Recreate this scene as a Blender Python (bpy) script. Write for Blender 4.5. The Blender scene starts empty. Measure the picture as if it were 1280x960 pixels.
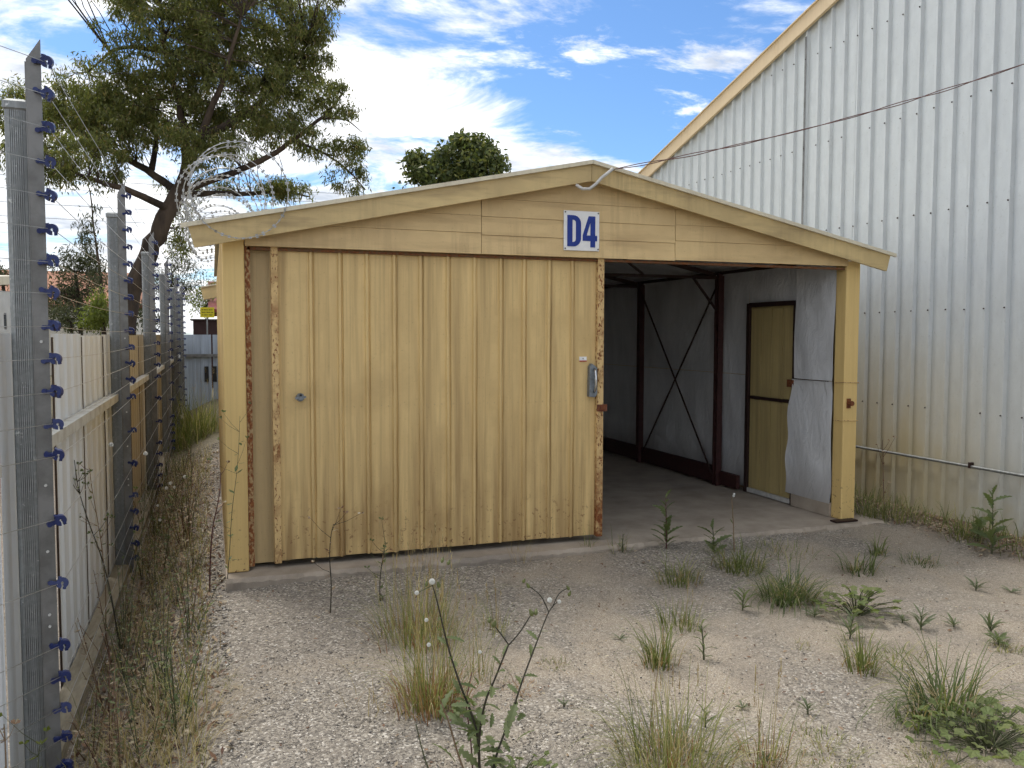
import bpy, math, random
import numpy as np
from mathutils import Vector, Matrix
random.seed(7)
rng = np.random.default_rng(7)
S = bpy.context.scene
COL = S.collection

# ------------------------------------------------------------------ camera
F, YAW, PITCH, ROLL = 1057.68, 0.34021, -0.05753, 0.00191
CAM = Vector((-0.06895, -5.9034, 1.6))
_cy, _sy, _cp, _sp = math.cos(YAW), math.sin(YAW), math.cos(PITCH), math.sin(PITCH)
FWD = Vector((_sy*_cp, _cy*_cp, _sp)); _r = Vector((_cy, -_sy, 0)); _u = _r.cross(FWD)
RGT = _r*math.cos(ROLL) + _u*math.sin(ROLL); UPV = -_r*math.sin(ROLL) + _u*math.cos(ROLL)
cam = bpy.data.cameras.new('camera'); camo = bpy.data.objects.new('camera', cam); COL.objects.link(camo)
cam.sensor_width = 36; cam.lens = F/1280*36; cam.clip_start = 0.05; cam.clip_end = 3000
m = Matrix((RGT, UPV, -FWD)).transposed().to_4x4(); m.translation = CAM
camo.matrix_world = m; S.camera = camo

# ------------------------------------------------------------------ sky and sun
SUN = Vector((-0.26, 0.45, 0.9)).normalized()
W = bpy.data.worlds.new('World'); S.world = W; W.use_nodes = True
nt = W.node_tree; N = nt.nodes; L = nt.links; N.clear()
def wn(t, **k):
    n = N.new(t)
    for a, b in k.items(): setattr(n, a, b)
    return n
sky = wn('ShaderNodeTexSky', sky_type='NISHITA', sun_disc=False, sun_elevation=math.asin(SUN.z),
         sun_rotation=math.atan2(SUN.x, SUN.y), altitude=200, air_density=1.0, dust_density=0.6, ozone_density=3.0)
geo = wn('ShaderNodeTexCoord'); sep = wn('ShaderNodeSeparateXYZ'); L.new(geo.outputs['Generated'], sep.inputs[0])
def wmath(op, a, b=None, c=None):
    n = wn('ShaderNodeMath', operation=op)
    for i, v in enumerate((a, b, c)):
        if v is None: continue
        if isinstance(v, (int, float)): n.inputs[i].default_value = v
        else: L.new(v, n.inputs[i])
    return n.outputs[0]
zz = wmath('ADD', wmath('MAXIMUM', sep.outputs[2], 0.0), 0.16)
cx = wmath('DIVIDE', sep.outputs[0], zz); cyy = wmath('DIVIDE', sep.outputs[1], zz)
cmb = wn('ShaderNodeCombineXYZ'); L.new(cx, cmb.inputs[0]); L.new(cyy, cmb.inputs[1]); cmb.inputs[2].default_value = 3.1
mp = wn('ShaderNodeMapping'); L.new(cmb.outputs[0], mp.inputs[0]); mp.inputs['Rotation'].default_value = (0, 0, 0.5)
mp.inputs['Scale'].default_value = (1.0, 1.2, 1)
n1 = wn('ShaderNodeTexNoise'); n1.inputs['Scale'].default_value = 1.8; n1.inputs['Detail'].default_value = 10
n1.inputs['Roughness'].default_value = 0.62; n1.inputs['Distortion'].default_value = 0.35; L.new(mp.outputs[0], n1.inputs['Vector'])
n2 = wn('ShaderNodeTexNoise'); n2.inputs['Scale'].default_value = 0.42; n2.inputs['Detail'].default_value = 2; L.new(cmb.outputs[0], n2.inputs['Vector'])
# partly cloudy all round, with one clearer patch ahead on the right
CL = Vector((0.60, 0.74, 0.30)).normalized()
dotp = wmath('ADD', wmath('ADD', wmath('MULTIPLY', sep.outputs[0], CL.x), wmath('MULTIPLY', sep.outputs[1], CL.y)), wmath('MULTIPLY', sep.outputs[2], CL.z))
bias = wn('ShaderNodeMapRange', interpolation_type='SMOOTHSTEP'); L.new(dotp, bias.inputs[0])
bias.inputs[1].default_value = 0.925; bias.inputs[2].default_value = 0.982; bias.inputs[3].default_value = 0.15; bias.inputs[4].default_value = -0.085
cov = wmath('ADD', wmath('ADD', n1.outputs[0], bias.outputs[0]), wmath('MULTIPLY', wmath('SUBTRACT', n2.outputs[0], 0.5), 0.3))
cr = wn('ShaderNodeMapRange', interpolation_type='SMOOTHSTEP'); L.new(cov, cr.inputs[0])
cr.inputs[1].default_value = 0.50; cr.inputs[2].default_value = 0.645
n3 = wn('ShaderNodeTexNoise'); n3.inputs['Scale'].default_value = 3.4; n3.inputs['Detail'].default_value = 8; n3.inputs['Roughness'].default_value = 0.6
L.new(mp.outputs[0], n3.inputs['Vector'])
ccol = wn('ShaderNodeMix', data_type='RGBA'); n3r = wn('ShaderNodeMapRange'); L.new(n3.outputs[0], n3r.inputs[0]); n3r.inputs[1].default_value = 0.30; n3r.inputs[2].default_value = 0.62; L.new(n3r.outputs[0], ccol.inputs['Factor'])
ccol.inputs['A'].default_value = (1.9, 2.05, 2.3, 1); ccol.inputs['B'].default_value = (4.4, 4.35, 4.25, 1)
tint = wn('ShaderNodeMix', data_type='RGBA', blend_type='MULTIPLY'); tint.inputs['Factor'].default_value = 1
L.new(sky.outputs[0], tint.inputs['A']); tint.inputs['B'].default_value = (0.30, 0.385, 0.465, 1)
mp2 = wn('ShaderNodeMapping'); L.new(cmb.outputs[0], mp2.inputs[0]); mp2.inputs['Rotation'].default_value = (0, 0, -0.35); mp2.inputs['Scale'].default_value = (1.0, 1.35, 1)
n4 = wn('ShaderNodeTexNoise'); n4.inputs['Scale'].default_value = 2.3; n4.inputs['Detail'].default_value = 10; n4.inputs['Roughness'].default_value = 0.64; n4.inputs['Distortion'].default_value = 0.25
L.new(mp2.outputs[0], n4.inputs['Vector'])
wisp = wn('ShaderNodeMapRange', interpolation_type='SMOOTHSTEP'); L.new(n4.outputs[0], wisp.inputs[0]); wisp.inputs[1].default_value = 0.54; wisp.inputs[2].default_value = 0.68; wisp.inputs[4].default_value = 0.9
mix = wn('ShaderNodeMix', data_type='RGBA'); L.new(wmath('MAXIMUM', wmath('MULTIPLY', cr.outputs[0], 0.96), wisp.outputs[0]), mix.inputs['Factor'])
L.new(tint.outputs['Result'], mix.inputs['A']); L.new(ccol.outputs['Result'], mix.inputs['B'])
bg = wn('ShaderNodeBackground'); bg.inputs['Strength'].default_value = 0.15
L.new(mix.outputs['Result'], bg.inputs['Color']); wo = wn('ShaderNodeOutputWorld'); L.new(bg.outputs[0], wo.inputs[0])
sl = bpy.data.lights.new('sun', 'SUN'); sl.energy = 0.95; sl.angle = math.radians(20); sl.color = (1, 0.95, 0.87)
so = bpy.data.objects.new('sun', sl); COL.objects.link(so); so.rotation_euler = SUN.to_track_quat('Z', 'Y').to_euler()
W.cycles.sampling_method = 'MANUAL'; W.cycles.sample_map_resolution = 512
V = S.view_settings; V.view_transform = 'Standard'; V.look = 'None'; V.exposure = 1.34; V.gamma = 1; V.use_curve_mapping = False
S.render.engine = 'CYCLES'; S.cycles.use_denoising = True; S.cycles.max_bounces = 6; S.cycles.diffuse_bounces = 3; S.cycles.use_adaptive_sampling = True; S.cycles.adaptive_threshold = 0.03
S.cycles.caustics_reflective = False; S.cycles.caustics_refractive = False

# ------------------------------------------------------------------ helpers
def at(x, y, ax, v):
    d = FWD + RGT*((x-640)/F) + UPV*((480-y)/F)
    return CAM + d*((v-CAM[ax])/d[ax])
def sm(a, b, t):
    t = min(1, max(0, (t-a)/(b-a))); return t*t*(3-2*t)
def gz(x, y):
    z = -0.09
    if -2.5 < x: z += -0.27*(1-sm(-0.72, 0.02, x))
    if x < -1.0: z += 0.15*sm(1.0, 1.6, -x)
    z += 0.085*sm(4.9, 5.95, x)
    z += 0.013*math.sin(1.7*x+0.6*y)*math.cos(1.3*y-0.4*x) + 0.006*math.sin(4.1*x+1)*math.sin(3.7*y)
    z += .007*math.sin(7.3*x+2*math.sin(2.9*y))*math.sin(6.1*y+1.7*math.sin(3.3*x))
    z -= 0.06*sm(2.2, 4.2, -y)
    z += (.028+.036*sm(1.2, 3.6, x))*sm(-1.3, -.15, y)*(1-sm(5.0, 5.9, x))*sm(-.3, .3, x)*(1-sm(.3,1.5,y))
    return z
def ground(px, py):
    z = -0.1
    for _ in range(6):
        q = at(px, py, 2, z); z = gz(q.x, q.y)
    return Vector((q.x, q.y, z))
def tag(o, label=None, cat=None, group=None, kind=None):
    if label: o['label'] = label
    if cat: o['category'] = cat
    if group: o['group'] = group
    if kind: o['kind'] = kind
    return o
def empty(name, loc, label, cat, group=None):
    o = bpy.data.objects.new(name, None); COL.objects.link(o); o.location = loc; o.empty_display_size = .1
    return tag(o, label, cat, group)
def wloc(o):
    v = Vector((0, 0, 0))
    while o: v += o.location; o = o.parent
    return v
class MB:
    def __init__(s): s.v = []; s.f = []
    def add(s, vs, fs):
        b = len(s.v); s.v += [tuple(p) for p in vs]; s.f += [tuple(i+b for i in f) for f in fs]; return s
    def box(s, x0, y0, z0, x1, y1, z1):
        return s.add([(x0,y0,z0),(x1,y0,z0),(x1,y1,z0),(x0,y1,z0),(x0,y0,z1),(x1,y0,z1),(x1,y1,z1),(x0,y1,z1)],
                     [(0,3,2,1),(4,5,6,7),(0,1,5,4),(1,2,6,5),(2,3,7,6),(3,0,4,7)])
    def bbox(s, x0, y0, z0, x1, y1, z1, b=.004):          # box with bevelled edges round its Z axis and top
        pts = [(x0+b,y0),(x1-b,y0),(x1,y0+b),(x1,y1-b),(x1-b,y1),(x0+b,y1),(x0,y1-b),(x0,y0+b)]
        cxm, cym = (x0+x1)/2, (y0+y1)/2
        def ins(p): return (p[0]-math.copysign(min(b,abs(p[0]-cxm)),p[0]-cxm), p[1]-math.copysign(min(b,abs(p[1]-cym)),p[1]-cym))
        vs = [(ins(p)[0],ins(p)[1],z0) for p in pts]+[(p[0],p[1],z0+b) for p in pts]+[(p[0],p[1],z1-b) for p in pts]+[(ins(p)[0],ins(p)[1],z1) for p in pts]
        fs = [tuple(range(7,-1,-1)), tuple(range(24,32))]
        for k in range(3):
            for i in range(8): j=(i+1)%8; fs.append((k*8+i,k*8+j,k*8+8+j,k*8+8+i))
        return s.add(vs, fs)
    def tube(s, pts, r, n=6, r1=None, cap=True):
        pts = [Vector(p) for p in pts]; K = len(pts); vs = []
        if isinstance(r, (int, float)): rs = [r + ((r1 if r1 is not None else r)-r)*i/max(1,K-1) for i in range(K)]
        else: rs = r
        ref = None
        for i, p in enumerate(pts):
            d = (pts[min(i+1,K-1)]-pts[max(i-1,0)])
            d = d.normalized() if d.length > 1e-9 else Vector((0,0,1))
            if ref is None:
                ref = d.orthogonal().normalized()
            ref = (ref - d*ref.dot(d)); ref = ref.normalized() if ref.length > 1e-6 else d.orthogonal().normalized()
            b = d.cross(ref)
            for k in range(n):
                a = 2*math.pi*k/n; vs.append(p + ref*(rs[i]*math.cos(a)) + b*(rs[i]*math.sin(a)))
        fs = [(i*n+k, i*n+(k+1)%n, (i+1)*n+(k+1)%n, (i+1)*n+k) for i in range(K-1) for k in range(n)]
        if cap: fs += [tuple(range(n-1,-1,-1)), tuple(range((K-1)*n, K*n))]
        return s.add(vs, fs)
    def bar(s, a, b, w, h):                               # rectangular bar between two points, h across vertical
        a, b = Vector(a), Vector(b); d = (b-a).normalized()
        u = d.cross(Vector((0,0,1))); u = u.normalized() if u.length > 1e-4 else Vector((1,0,0))
        t = u.cross(d); vs = []
        for p in (a, b):
            for i, j in ((-1,-1),(1,-1),(1,1),(-1,1)): vs.append(p + u*(i*w/2) + t*(j*h/2))
        return s.add(vs, [(0,3,2,1),(4,5,6,7),(0,1,5,4),(1,2,6,5),(2,3,7,6),(3,0,4,7)])
    def prism(s, poly, fn0, fn1):                         # poly 2D (ccw), fn maps (a,b)->xyz for the two caps
        n = len(poly); vs = [fn0(*p) for p in poly]+[fn1(*p) for p in poly]
        return s.add(vs, [tuple(range(n)), tuple(range(2*n-1,n-1,-1))]+[(i,i+n,(i+1)%n+n,(i+1)%n) for i in range(n)])
    def build(s, name, mat, parent=None, loc=None, smooth=False):
        o = None
        off = Vector((0,0,0))
        if parent is not None: off = wloc(parent)
        if loc is not None: off = Vector(loc)
        me = bpy.data.meshes.new(name); me.from_pydata([(p[0]-off[0],p[1]-off[1],p[2]-off[2]) for p in s.v], [], s.f)
        me.materials.append(mat)
        if smooth: me.polygons.foreach_set('use_smooth', [True]*len(me.polygons))
        me.update()
        o = bpy.data.objects.new(name, me); COL.objects.link(o)
        if parent is not None: o.parent = parent
        elif loc is not None: o.location = loc
        return o
def inst(name, me, parent, loc, rot=(0,0,0), sc=1.0):
    o = bpy.data.objects.new(name, me); COL.objects.link(o); o.parent = parent
    o.location = loc; o.rotation_euler = rot; o.scale = (sc,)*3 if isinstance(sc,(int,float)) else sc
    return o
def np_mesh(name, verts, tris, mat, loc=(0,0,0), smooth=False, k=3):
    me = bpy.data.meshes.new(name); nv, nf = len(verts), len(tris)
    me.vertices.add(nv); me.vertices.foreach_set('co', np.ascontiguousarray(verts, dtype=np.float32).ravel())
    me.loops.add(nf*k); me.loops.foreach_set('vertex_index', np.ascontiguousarray(tris, dtype=np.int32).ravel())
    me.polygons.add(nf); me.polygons.foreach_set('loop_start', np.arange(nf, dtype=np.int32)*k)
    me.polygons.foreach_set('loop_total', np.full(nf, k, dtype=np.int32))
    if smooth: me.polygons.foreach_set('use_smooth', np.ones(nf, dtype=bool))
    me.materials.append(mat); me.update(calc_edges=True)
    o = bpy.data.objects.new(name, me); COL.objects.link(o); o.location = loc
    return o

# ------------------------------------------------------------------ materials
class Mat:
    def __init__(s, name, rough=.6, metal=0, spec=.5):
        s.m = bpy.data.materials.new(name); s.m.use_nodes = True; s.nt = s.m.node_tree; s.n = s.nt.nodes; s.l = s.nt.links
        s.b = s.n['Principled BSDF']; s.b.inputs['Roughness'].default_value = rough; s.b.inputs['Metallic'].default_value = metal
        s.b.inputs['Specular IOR Level'].default_value = spec
        s.tc = s.n.new('ShaderNodeNewGeometry')
    def pos(s, sc=(1,1,1)):
        mp = s.n.new('ShaderNodeMapping'); s.l.new(s.tc.outputs['Position'], mp.inputs[0]); mp.inputs['Scale'].default_value = sc; return mp.outputs[0]
    def noise(s, scale, detail=4, rough=.55, sc=(1,1,1), dist=0):
        t = s.n.new('ShaderNodeTexNoise'); t.inputs['Scale'].default_value = scale; t.inputs['Detail'].default_value = detail
        t.inputs['Roughness'].default_value = rough; t.inputs['Distortion'].default_value = dist; s.l.new(s.pos(sc), t.inputs['Vector']); return t.outputs[0]
    def vor(s, scale, out='Color', sc=(1,1,1), feat='F1'):
        t = s.n.new('ShaderNodeTexVoronoi'); t.feature = feat; t.inputs['Scale'].default_value = scale; s.l.new(s.pos(sc), t.inputs['Vector']); return t.outputs[out]
    def rnd(s): return s.tc.outputs['Random Per Island']
    def objrnd(s): return s.n.new('ShaderNodeObjectInfo').outputs['Random']
    def ramp(s, fac, stops):
        r = s.n.new('ShaderNodeValToRGB'); e = r.color_ramp.elements
        while len(e) < len(stops): e.new(.5)
        for q, (p, c) in zip(e, stops):
            q.position = p; q.color = (c, c, c, 1) if isinstance(c, (int, float)) else (*c, 1)
        s.l.new(fac, r.inputs[0]); return r.outputs[0]
    def mapr(s, v, a, b, c=0, d=1):
        t = s.n.new('ShaderNodeMapRange'); s.l.new(v, t.inputs[0])
        for i, q in enumerate((a, b, c, d)): t.inputs[i+1].default_value = q
        return t.outputs[0]
    def math(s, op, a, b=0.0):
        t = s.n.new('ShaderNodeMath'); t.operation = op
        for i, v in enumerate((a, b)):
            if isinstance(v, (int, float)): t.inputs[i].default_value = v
            else: s.l.new(v, t.inputs[i])
        return t.outputs[0]
    def mix(s, fac, a, b, mode='MIX'):
        t = s.n.new('ShaderNodeMix'); t.data_type = 'RGBA'; t.blend_type = mode
        for k, v in (('Factor', fac), ('A', a), ('B', b)):
            if isinstance(v, (int, float)): t.inputs[k].default_value = v
            elif isinstance(v, tuple): t.inputs[k].default_value = (*v, 1)
            else: s.l.new(v, t.inputs[k])
        return t.outputs['Result']
    def sep(s):
        t = s.n.new('ShaderNodeSeparateXYZ'); s.l.new(s.tc.outputs['Position'], t.inputs[0]); return t.outputs
    def color(s, c):
        if isinstance(c, tuple): s.b.inputs['Base Color'].default_value = (*c, 1)
        else: s.l.new(c, s.b.inputs['Base Color'])
        return s
    def rough(s, v): s.l.new(v, s.b.inputs['Roughness']); return s
    def bump(s, h, strength=.3, dist=.01):
        b = s.n.new('ShaderNodeBump'); b.inputs['Strength'].default_value = strength; b.inputs['Distance'].default_value = dist
        s.l.new(h, b.inputs['Height']); s.l.new(b.outputs[0], s.b.inputs['Normal']); return s
    def leafy(s, fac=.35, gain=1.6):
        tr = s.n.new('ShaderNodeBsdfTranslucent'); ms = s.n.new('ShaderNodeMixShader'); ms.inputs[0].default_value = fac
        src = s.b.inputs['Base Color']
        if src.is_linked:
            q = s.mix(1.0, src.links[0].from_socket, (gain, gain*1.05, gain*.6), 'MULTIPLY'); s.l.new(q, tr.inputs[0])
        else:
            c = src.default_value; tr.inputs[0].default_value = (min(1,c[0]*gain), min(1,c[1]*gain), c[2]*gain*.6, 1)
        s.l.new(s.b.outputs[0], ms.inputs[1]); s.l.new(tr.outputs[0], ms.inputs[2]); s.l.new(ms.outputs[0], s.n['Material Output'].inputs[0]); return s
MAT = {}
def paint(name, base, dirt, streak=True, amt=.8, low=0.0, grain=1.0, horiz=False):
    k = Mat(name, .5, 0, .35)
    st = k.noise(1.0, 6, .6, (1.5, 9, 11) if horiz else (13, 13, .55), .2)
    a = k.ramp(st, [(.42, 0), (.72, 1)])
    bl = k.ramp(k.noise(2.2, 5), [(.4, 0), (.75, 1)])
    f = k.math('MULTIPLY', k.math('MAXIMUM', a, k.math('MULTIPLY', bl, .7)), amt)
    chips = None
    if low:
        chips = k.math('MULTIPLY', k.ramp(k.noise(30, 4, .65), [(.60, 0), (.66, 1)]), k.mapr(k.sep()[2], .5, .04, 0, 1))
        z = k.mapr(k.sep()[2], 1.1, 0.0, 0, low)
        f = k.math('MINIMUM', k.math('ADD', f, k.math('MULTIPLY', k.ramp(k.noise(1.0, 5, .6, (16,16,.7)), [(.36,0),(.6,1)]), z)), 1)
    c = k.mix(f, base, dirt)
    if streak and not horiz: c = k.mix(k.math('MULTIPLY', k.ramp(k.noise(1.0, 4, .6, (42,42,.35)), [(.52,0),(.72,1)]), .45*amt), c, tuple(x*.8 for x in dirt))
    if horiz: c = k.mix(k.math('MULTIPLY', k.math('MULTIPLY', k.ramp(k.noise(1.0, 5, .65, (24,24,1.3)), [(.45,0),(.62,1)]), k.ramp(k.noise(1.3, 3), [(.46,0),(.66,1)])), .42), c, tuple(x*.75 for x in dirt))
    c = k.mix(k.mapr(k.objrnd(), 0, 1, 0, .10), c, dirt)
    sp = k.ramp(k.noise(95, 2), [(.67, 0), (.74, 1)])
    c = k.mix(k.math('MULTIPLY', sp, .35), c, tuple(x*.45 for x in dirt))
    if chips is not None: c = k.mix(chips, c, (.17,.075,.035))
    k.color(c); k.rough(k.mapr(st, 0, 1, .38, .68)); MAT[name] = k.m
paint('shed_paint', (.76,.56,.255), (.36,.235,.10), amt=.72, low=.75)
paint('post_paint', (.76,.555,.225), (.52,.35,.145), amt=.5, low=.15)
paint('gable_paint', (.74,.55,.275), (.44,.30,.15), amt=.75, horiz=True)
paint('barge_paint', (.68,.52,.25), (.31,.225,.115), amt=.85, horiz=True)
paint('flash_paint', (.72,.66,.50), (.45,.40,.30), amt=.5)
paint('ware_barge', (.64,.51,.33), (.52,.40,.25), amt=.4)
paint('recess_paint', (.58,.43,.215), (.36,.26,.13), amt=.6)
paint('door_olive', (.52,.41,.18), (.30,.23,.11), amt=.7)
paint('cream_sheet', (.47,.405,.29), (.34,.285,.20), amt=.5)
paint('far_wall', (.62,.58,.50), (.45,.42,.36), amt=.4)
def rusty(name, base, lo, hi, foot=False):
    k = Mat(name, .75, 0, .3)
    f = k.ramp(k.noise(60, 6, .62, (1,1,.55)), [(lo, 0), (hi, 1)])
    big = k.ramp(k.noise(3.2, 4, .6, (1,1,1)), [(.46, 0), (.70, 1)])
    f = k.math('MAXIMUM', f, k.math('MULTIPLY', big, k.ramp(k.noise(34, 4), [(.38, 0), (.5, 1)])))
    if foot: f = k.math('MAXIMUM', f, k.math('MULTIPLY', k.mapr(k.sep()[2], .75, .25, 0, 1), k.ramp(k.noise(22, 5), [(.3, .2), (.55, 1)])))
    r = k.ramp(k.noise(120, 3), [(.3, (.10,.028,.012)), (.6, (.25,.085,.025)), (.8, (.36,.15,.05))])
    k.color(k.mix(f, base, r)).bump(f, -.25, .004); MAT[name] = k.m
rusty('rust_edge', (.66,.47,.22), .54, .62); rusty('rust_foot', (.66,.47,.22), .52, .60, True)
rusty('rust_heavy', (.42,.30,.15), .40, .52)
rusty('rust_dark', (.16,.10,.055), .42, .6); rusty('rust_brown', (.13,.045,.03), .42, .6)
def simple(name, c, rough=.6, metal=0, var=.25, scale=20, spec=.4):
    k = Mat(name, rough, metal, spec)
    k.color(k.mix(k.ramp(k.noise(scale, 4), [(.35, 0), (.7, 1)]), c, tuple(x*(1-var) for x in c))); MAT[name] = k.m; return k
simple('dark_steel', (.035,.016,.013), .6, 0, .4)
simple('red_steel', (.058,.019,.017), .6, 0, .5, 30)
simple('blue_plastic', (.018,.032,.135), .38, 0, .35, 60)
simple('wire', (.55,.55,.55), .35, .9, .2)
simple('razor', (.44,.445,.44), .42, .5, .4, 40)
simple('sign_white', (.84,.84,.83), .35, 0, .12, 9)
simple('sign_blue', (.008,.035,.26), .4, 0, .15, 30)
simple('grey_handle', (.23,.26,.29), .4, .5, .4, 40)
simple('chrome', (.65,.66,.68), .22, 1, .2)
simple('sticker_red', (.45,.02,.03), .5)
simple('black', (.012,.012,.013), .6)
simple('cable_brown', (.19,.10,.085), .6, 0, .4, 50)
simple('conduit_grey', (.58,.57,.54), .45, 0, .2)
simple('roof_red', (.24,.055,.045), .7, 0, .3, 3)
simple('terracotta', (.42,.20,.12), .8, 0, .4, 3)
simple('maroon', (.05,.022,.022), .7, 0, .3, 4)
simple('yellow_sign', (.75,.62,.02), .5, 0, .08)
simple('far_white', (.62,.62,.60), .6, 0, .2, 3)
simple('glass_dark', (.03,.035,.04), .12, 0, .2)
simple('wood_pole', (.16,.13,.10), .9, 0, .4)
k = Mat('galvanised', .48, .55, .5)
c = k.ramp(k.vor(70, 'Color'), [(.0, (.22,.235,.235)), (1, (.31,.325,.325))])
c = k.mix(k.ramp(k.noise(1, 5, .6, (30,30,1.2)), [(.42,0),(.68,.7)]), c, (.15,.155,.155))
c = k.mix(k.ramp(k.noise(24, 5, .7), [(.63,0),(.70,.8)]), c, (.66,.67,.66))
k.color(c).bump(k.noise(40,3), .08, .004); MAT['galv'] = k.m
k = Mat('bar_steel', .5, .5, .5)
c = k.mix(k.ramp(k.noise(7, 5, .65), [(.4,0),(.66,.9)]), (.21,.21,.205), (.12,.12,.115)); k.color(c); MAT['bar'] = k.m
k = Mat('zinc_sheet', .5, .12, .4)
c = k.mix(k.ramp(k.noise(11, 6, .65, (1,1,.5)), [(.3,0),(.75,1)]), (.56,.595,.605), (.49,.52,.53))
c = k.mix(k.math('MULTIPLY', k.ramp(k.noise(45, 4, .7), [(.60,0),(.72,1)]), .45), c, (.32,.33,.31))
xyz = k.sep()
st = k.math('MULTIPLY', k.mapr(xyz[2], 1.65, .45, 0, 1), k.mapr(xyz[1], -1.2, .25, 0, 1))
st = k.math('MULTIPLY', st, k.mapr(k.noise(3.0, 5, .6, (1,1,.35)), .25, .6, .45, 1))
c = k.mix(k.math('MULTIPLY', st, .9), c, (.50,.40,.19))
c = k.mix(k.math('MULTIPLY', k.mapr(xyz[2], .75, 0, 0, .75), k.ramp(k.noise(6, 5), [(.3,.25),(.65,1)])), c, (.44,.38,.24))
c = k.mix(k.mapr(k.objrnd(), 0, 1, 0, .10), c, (.46,.49,.50))
k.color(c); MAT['zinc'] = k.m
k = Mat('white_sheet', .45, .1, .4)
c = k.mix(k.ramp(k.noise(1, 6, .6, (9,9,.7)), [(.4,0),(.72,1)]), (.80,.84,.88), (.66,.69,.71)); c = k.mix(k.mapr(k.objrnd(),0,1,0,.2), c, (.66,.69,.71))
k.color(c); MAT['white_sheet'] = k.m
k = Mat('greyblue_sheet', .5, .1, .4)
c = k.mix(k.ramp(k.noise(1, 6, .6, (6,6,.7)), [(.4,0),(.72,1)]), (.36,.42,.50), (.27,.31,.36)); k.color(c); MAT['grey_sheet'] = k.m
k = Mat('rail_galv', .6, .2, .4); k.color(k.mix(k.ramp(k.noise(8,5),[(.4,0),(.65,1)]), (.62,.62,.58), (.45,.43,.38))); MAT['rail'] = k.m
k = Mat('timber_plinth', .85); k.color(k.mix(k.ramp(k.noise(6,6,.6,(6,1,6)),[(.35,0),(.65,1)]), (.36,.32,.24), (.22,.19,.14))); MAT['plinth'] = k.m
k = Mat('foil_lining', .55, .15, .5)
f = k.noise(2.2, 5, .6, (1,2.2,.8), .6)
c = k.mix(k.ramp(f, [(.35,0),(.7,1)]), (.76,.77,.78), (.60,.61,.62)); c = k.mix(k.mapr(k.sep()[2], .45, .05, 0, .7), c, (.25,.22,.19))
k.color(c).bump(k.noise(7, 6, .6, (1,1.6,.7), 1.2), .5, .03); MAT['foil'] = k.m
k = Mat('concrete', .85, 0, .3)
c = k.mix(k.ramp(k.noise(3.2, 7, .62), [(.36,0),(.66,1)]), (.41,.35,.285), (.29,.245,.195))
c = k.mix(k.ramp(k.noise(.9, 4, .6), [(.55,0),(.68,.55)]), c, (.17,.15,.13))
c = k.mix(k.ramp(k.noise(150,2),[(.6,0),(.75,.5)]), c, (.5,.46,.4))
k.color(c).bump(k.noise(60,5), .3, .006); MAT['concrete'] = k.m
# gravelly sand: sandy patches and grey gravel patches, each grain with its own tint
k = Mat('gravel_sand', .95, 0, .2)
xyz = k.sep()
sand = k.mix(k.ramp(k.noise(4.5, 7, .62), [(.35,0),(.68,1)]), (.445,.38,.30), (.35,.30,.24))
v1 = k.n.new('ShaderNodeTexVoronoi'); v1.inputs['Scale'].default_value = 95; k.l.new(k.pos((1,1,.6)), v1.inputs['Vector'])
sx = k.n.new('ShaderNodeSeparateColor'); k.l.new(v1.outputs['Color'], sx.inputs[0])
grav = k.ramp(sx.outputs[0], [(.0,(.10,.095,.088)),(.3,(.24,.22,.195)),(.62,(.33,.30,.26)),(.86,(.43,.395,.345)),(1,(.74,.70,.64))])
v2 = k.n.new('ShaderNodeTexVoronoi'); v2.inputs['Scale'].default_value = 190; k.l.new(k.pos(), v2.inputs['Vector'])
sx2 = k.n.new('ShaderNodeSeparateColor'); k.l.new(v2.outputs['Color'], sx2.inputs[0])
fine = k.ramp(sx2.outputs[1], [(0,(.15,.13,.11)),(.35,(.36,.31,.25)),(.75,(.47,.41,.33)),(1,(.76,.70,.60))])
sand = k.mix(.55, sand, fine)
patch = k.noise(.9, 6, .58, (1,1,1), .5)
lefty = k.mapr(xyz[0], 2.3, .2, 0, .17); shed_shade = k.mapr(xyz[1], -1.9, -.3, 0, .08)  # second mask puts the shed's soft shade into the ground as greyer colour
gm = k.ramp(k.math('ADD', k.math('ADD', patch, lefty), shed_shade), [(.50,0),(.66,.92)])
c = k.mix(gm, sand, grav)
damp = k.ramp(k.noise(1.6, 5, .6, (1,1,1), .3), [(.58,0),(.70,.4)])
c = k.mix(damp, c, (.20,.175,.15))
gut = k.math('MULTIPLY', k.mapr(xyz[0], -.12, -.5, 0, 1), k.ramp(k.noise(7,5), [(.3,.35),(.6,1)])); c = k.mix(k.math('MULTIPLY', gut, .4), c, (.24,.18,.125))
far = k.mapr(xyz[1], 6.5, 9.5, 0, .75); c = k.mix(far, c, (.15,.14,.075))
wl = k.math('MULTIPLY', k.mapr(xyz[0], 5.35, 5.8, 0, 1), k.ramp(k.noise(9,5), [(.35,.3),(.6,1)])); c = k.mix(k.math('MULTIPLY', wl, .7), c, (.16,.09,.055))
hgt = k.math('ADD', k.math('MULTIPLY', v1.outputs['Distance'], -1), k.math('MULTIPLY', v2.outputs['Distance'], -.6))
c = k.mix(k.ramp(k.noise(.55, 5, .6, (1,1,1), .8), [(.38,.0),(.62,.34)]), c, (.20,.175,.15))
c = k.mix(1.0, c, (1.0,.985,.96), 'MULTIPLY')
k.color(c).bump(hgt, .85, .007); MAT['ground'] = k.m
k = Mat('pebble', .9, 0, .25)
k.color(k.ramp(k.rnd(), [(0,(.085,.08,.075)),(.3,(.20,.18,.16)),(.62,(.31,.275,.235)),(.86,(.41,.37,.315)),(1,(.76,.73,.67))])); MAT['pebble'] = k.m
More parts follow.
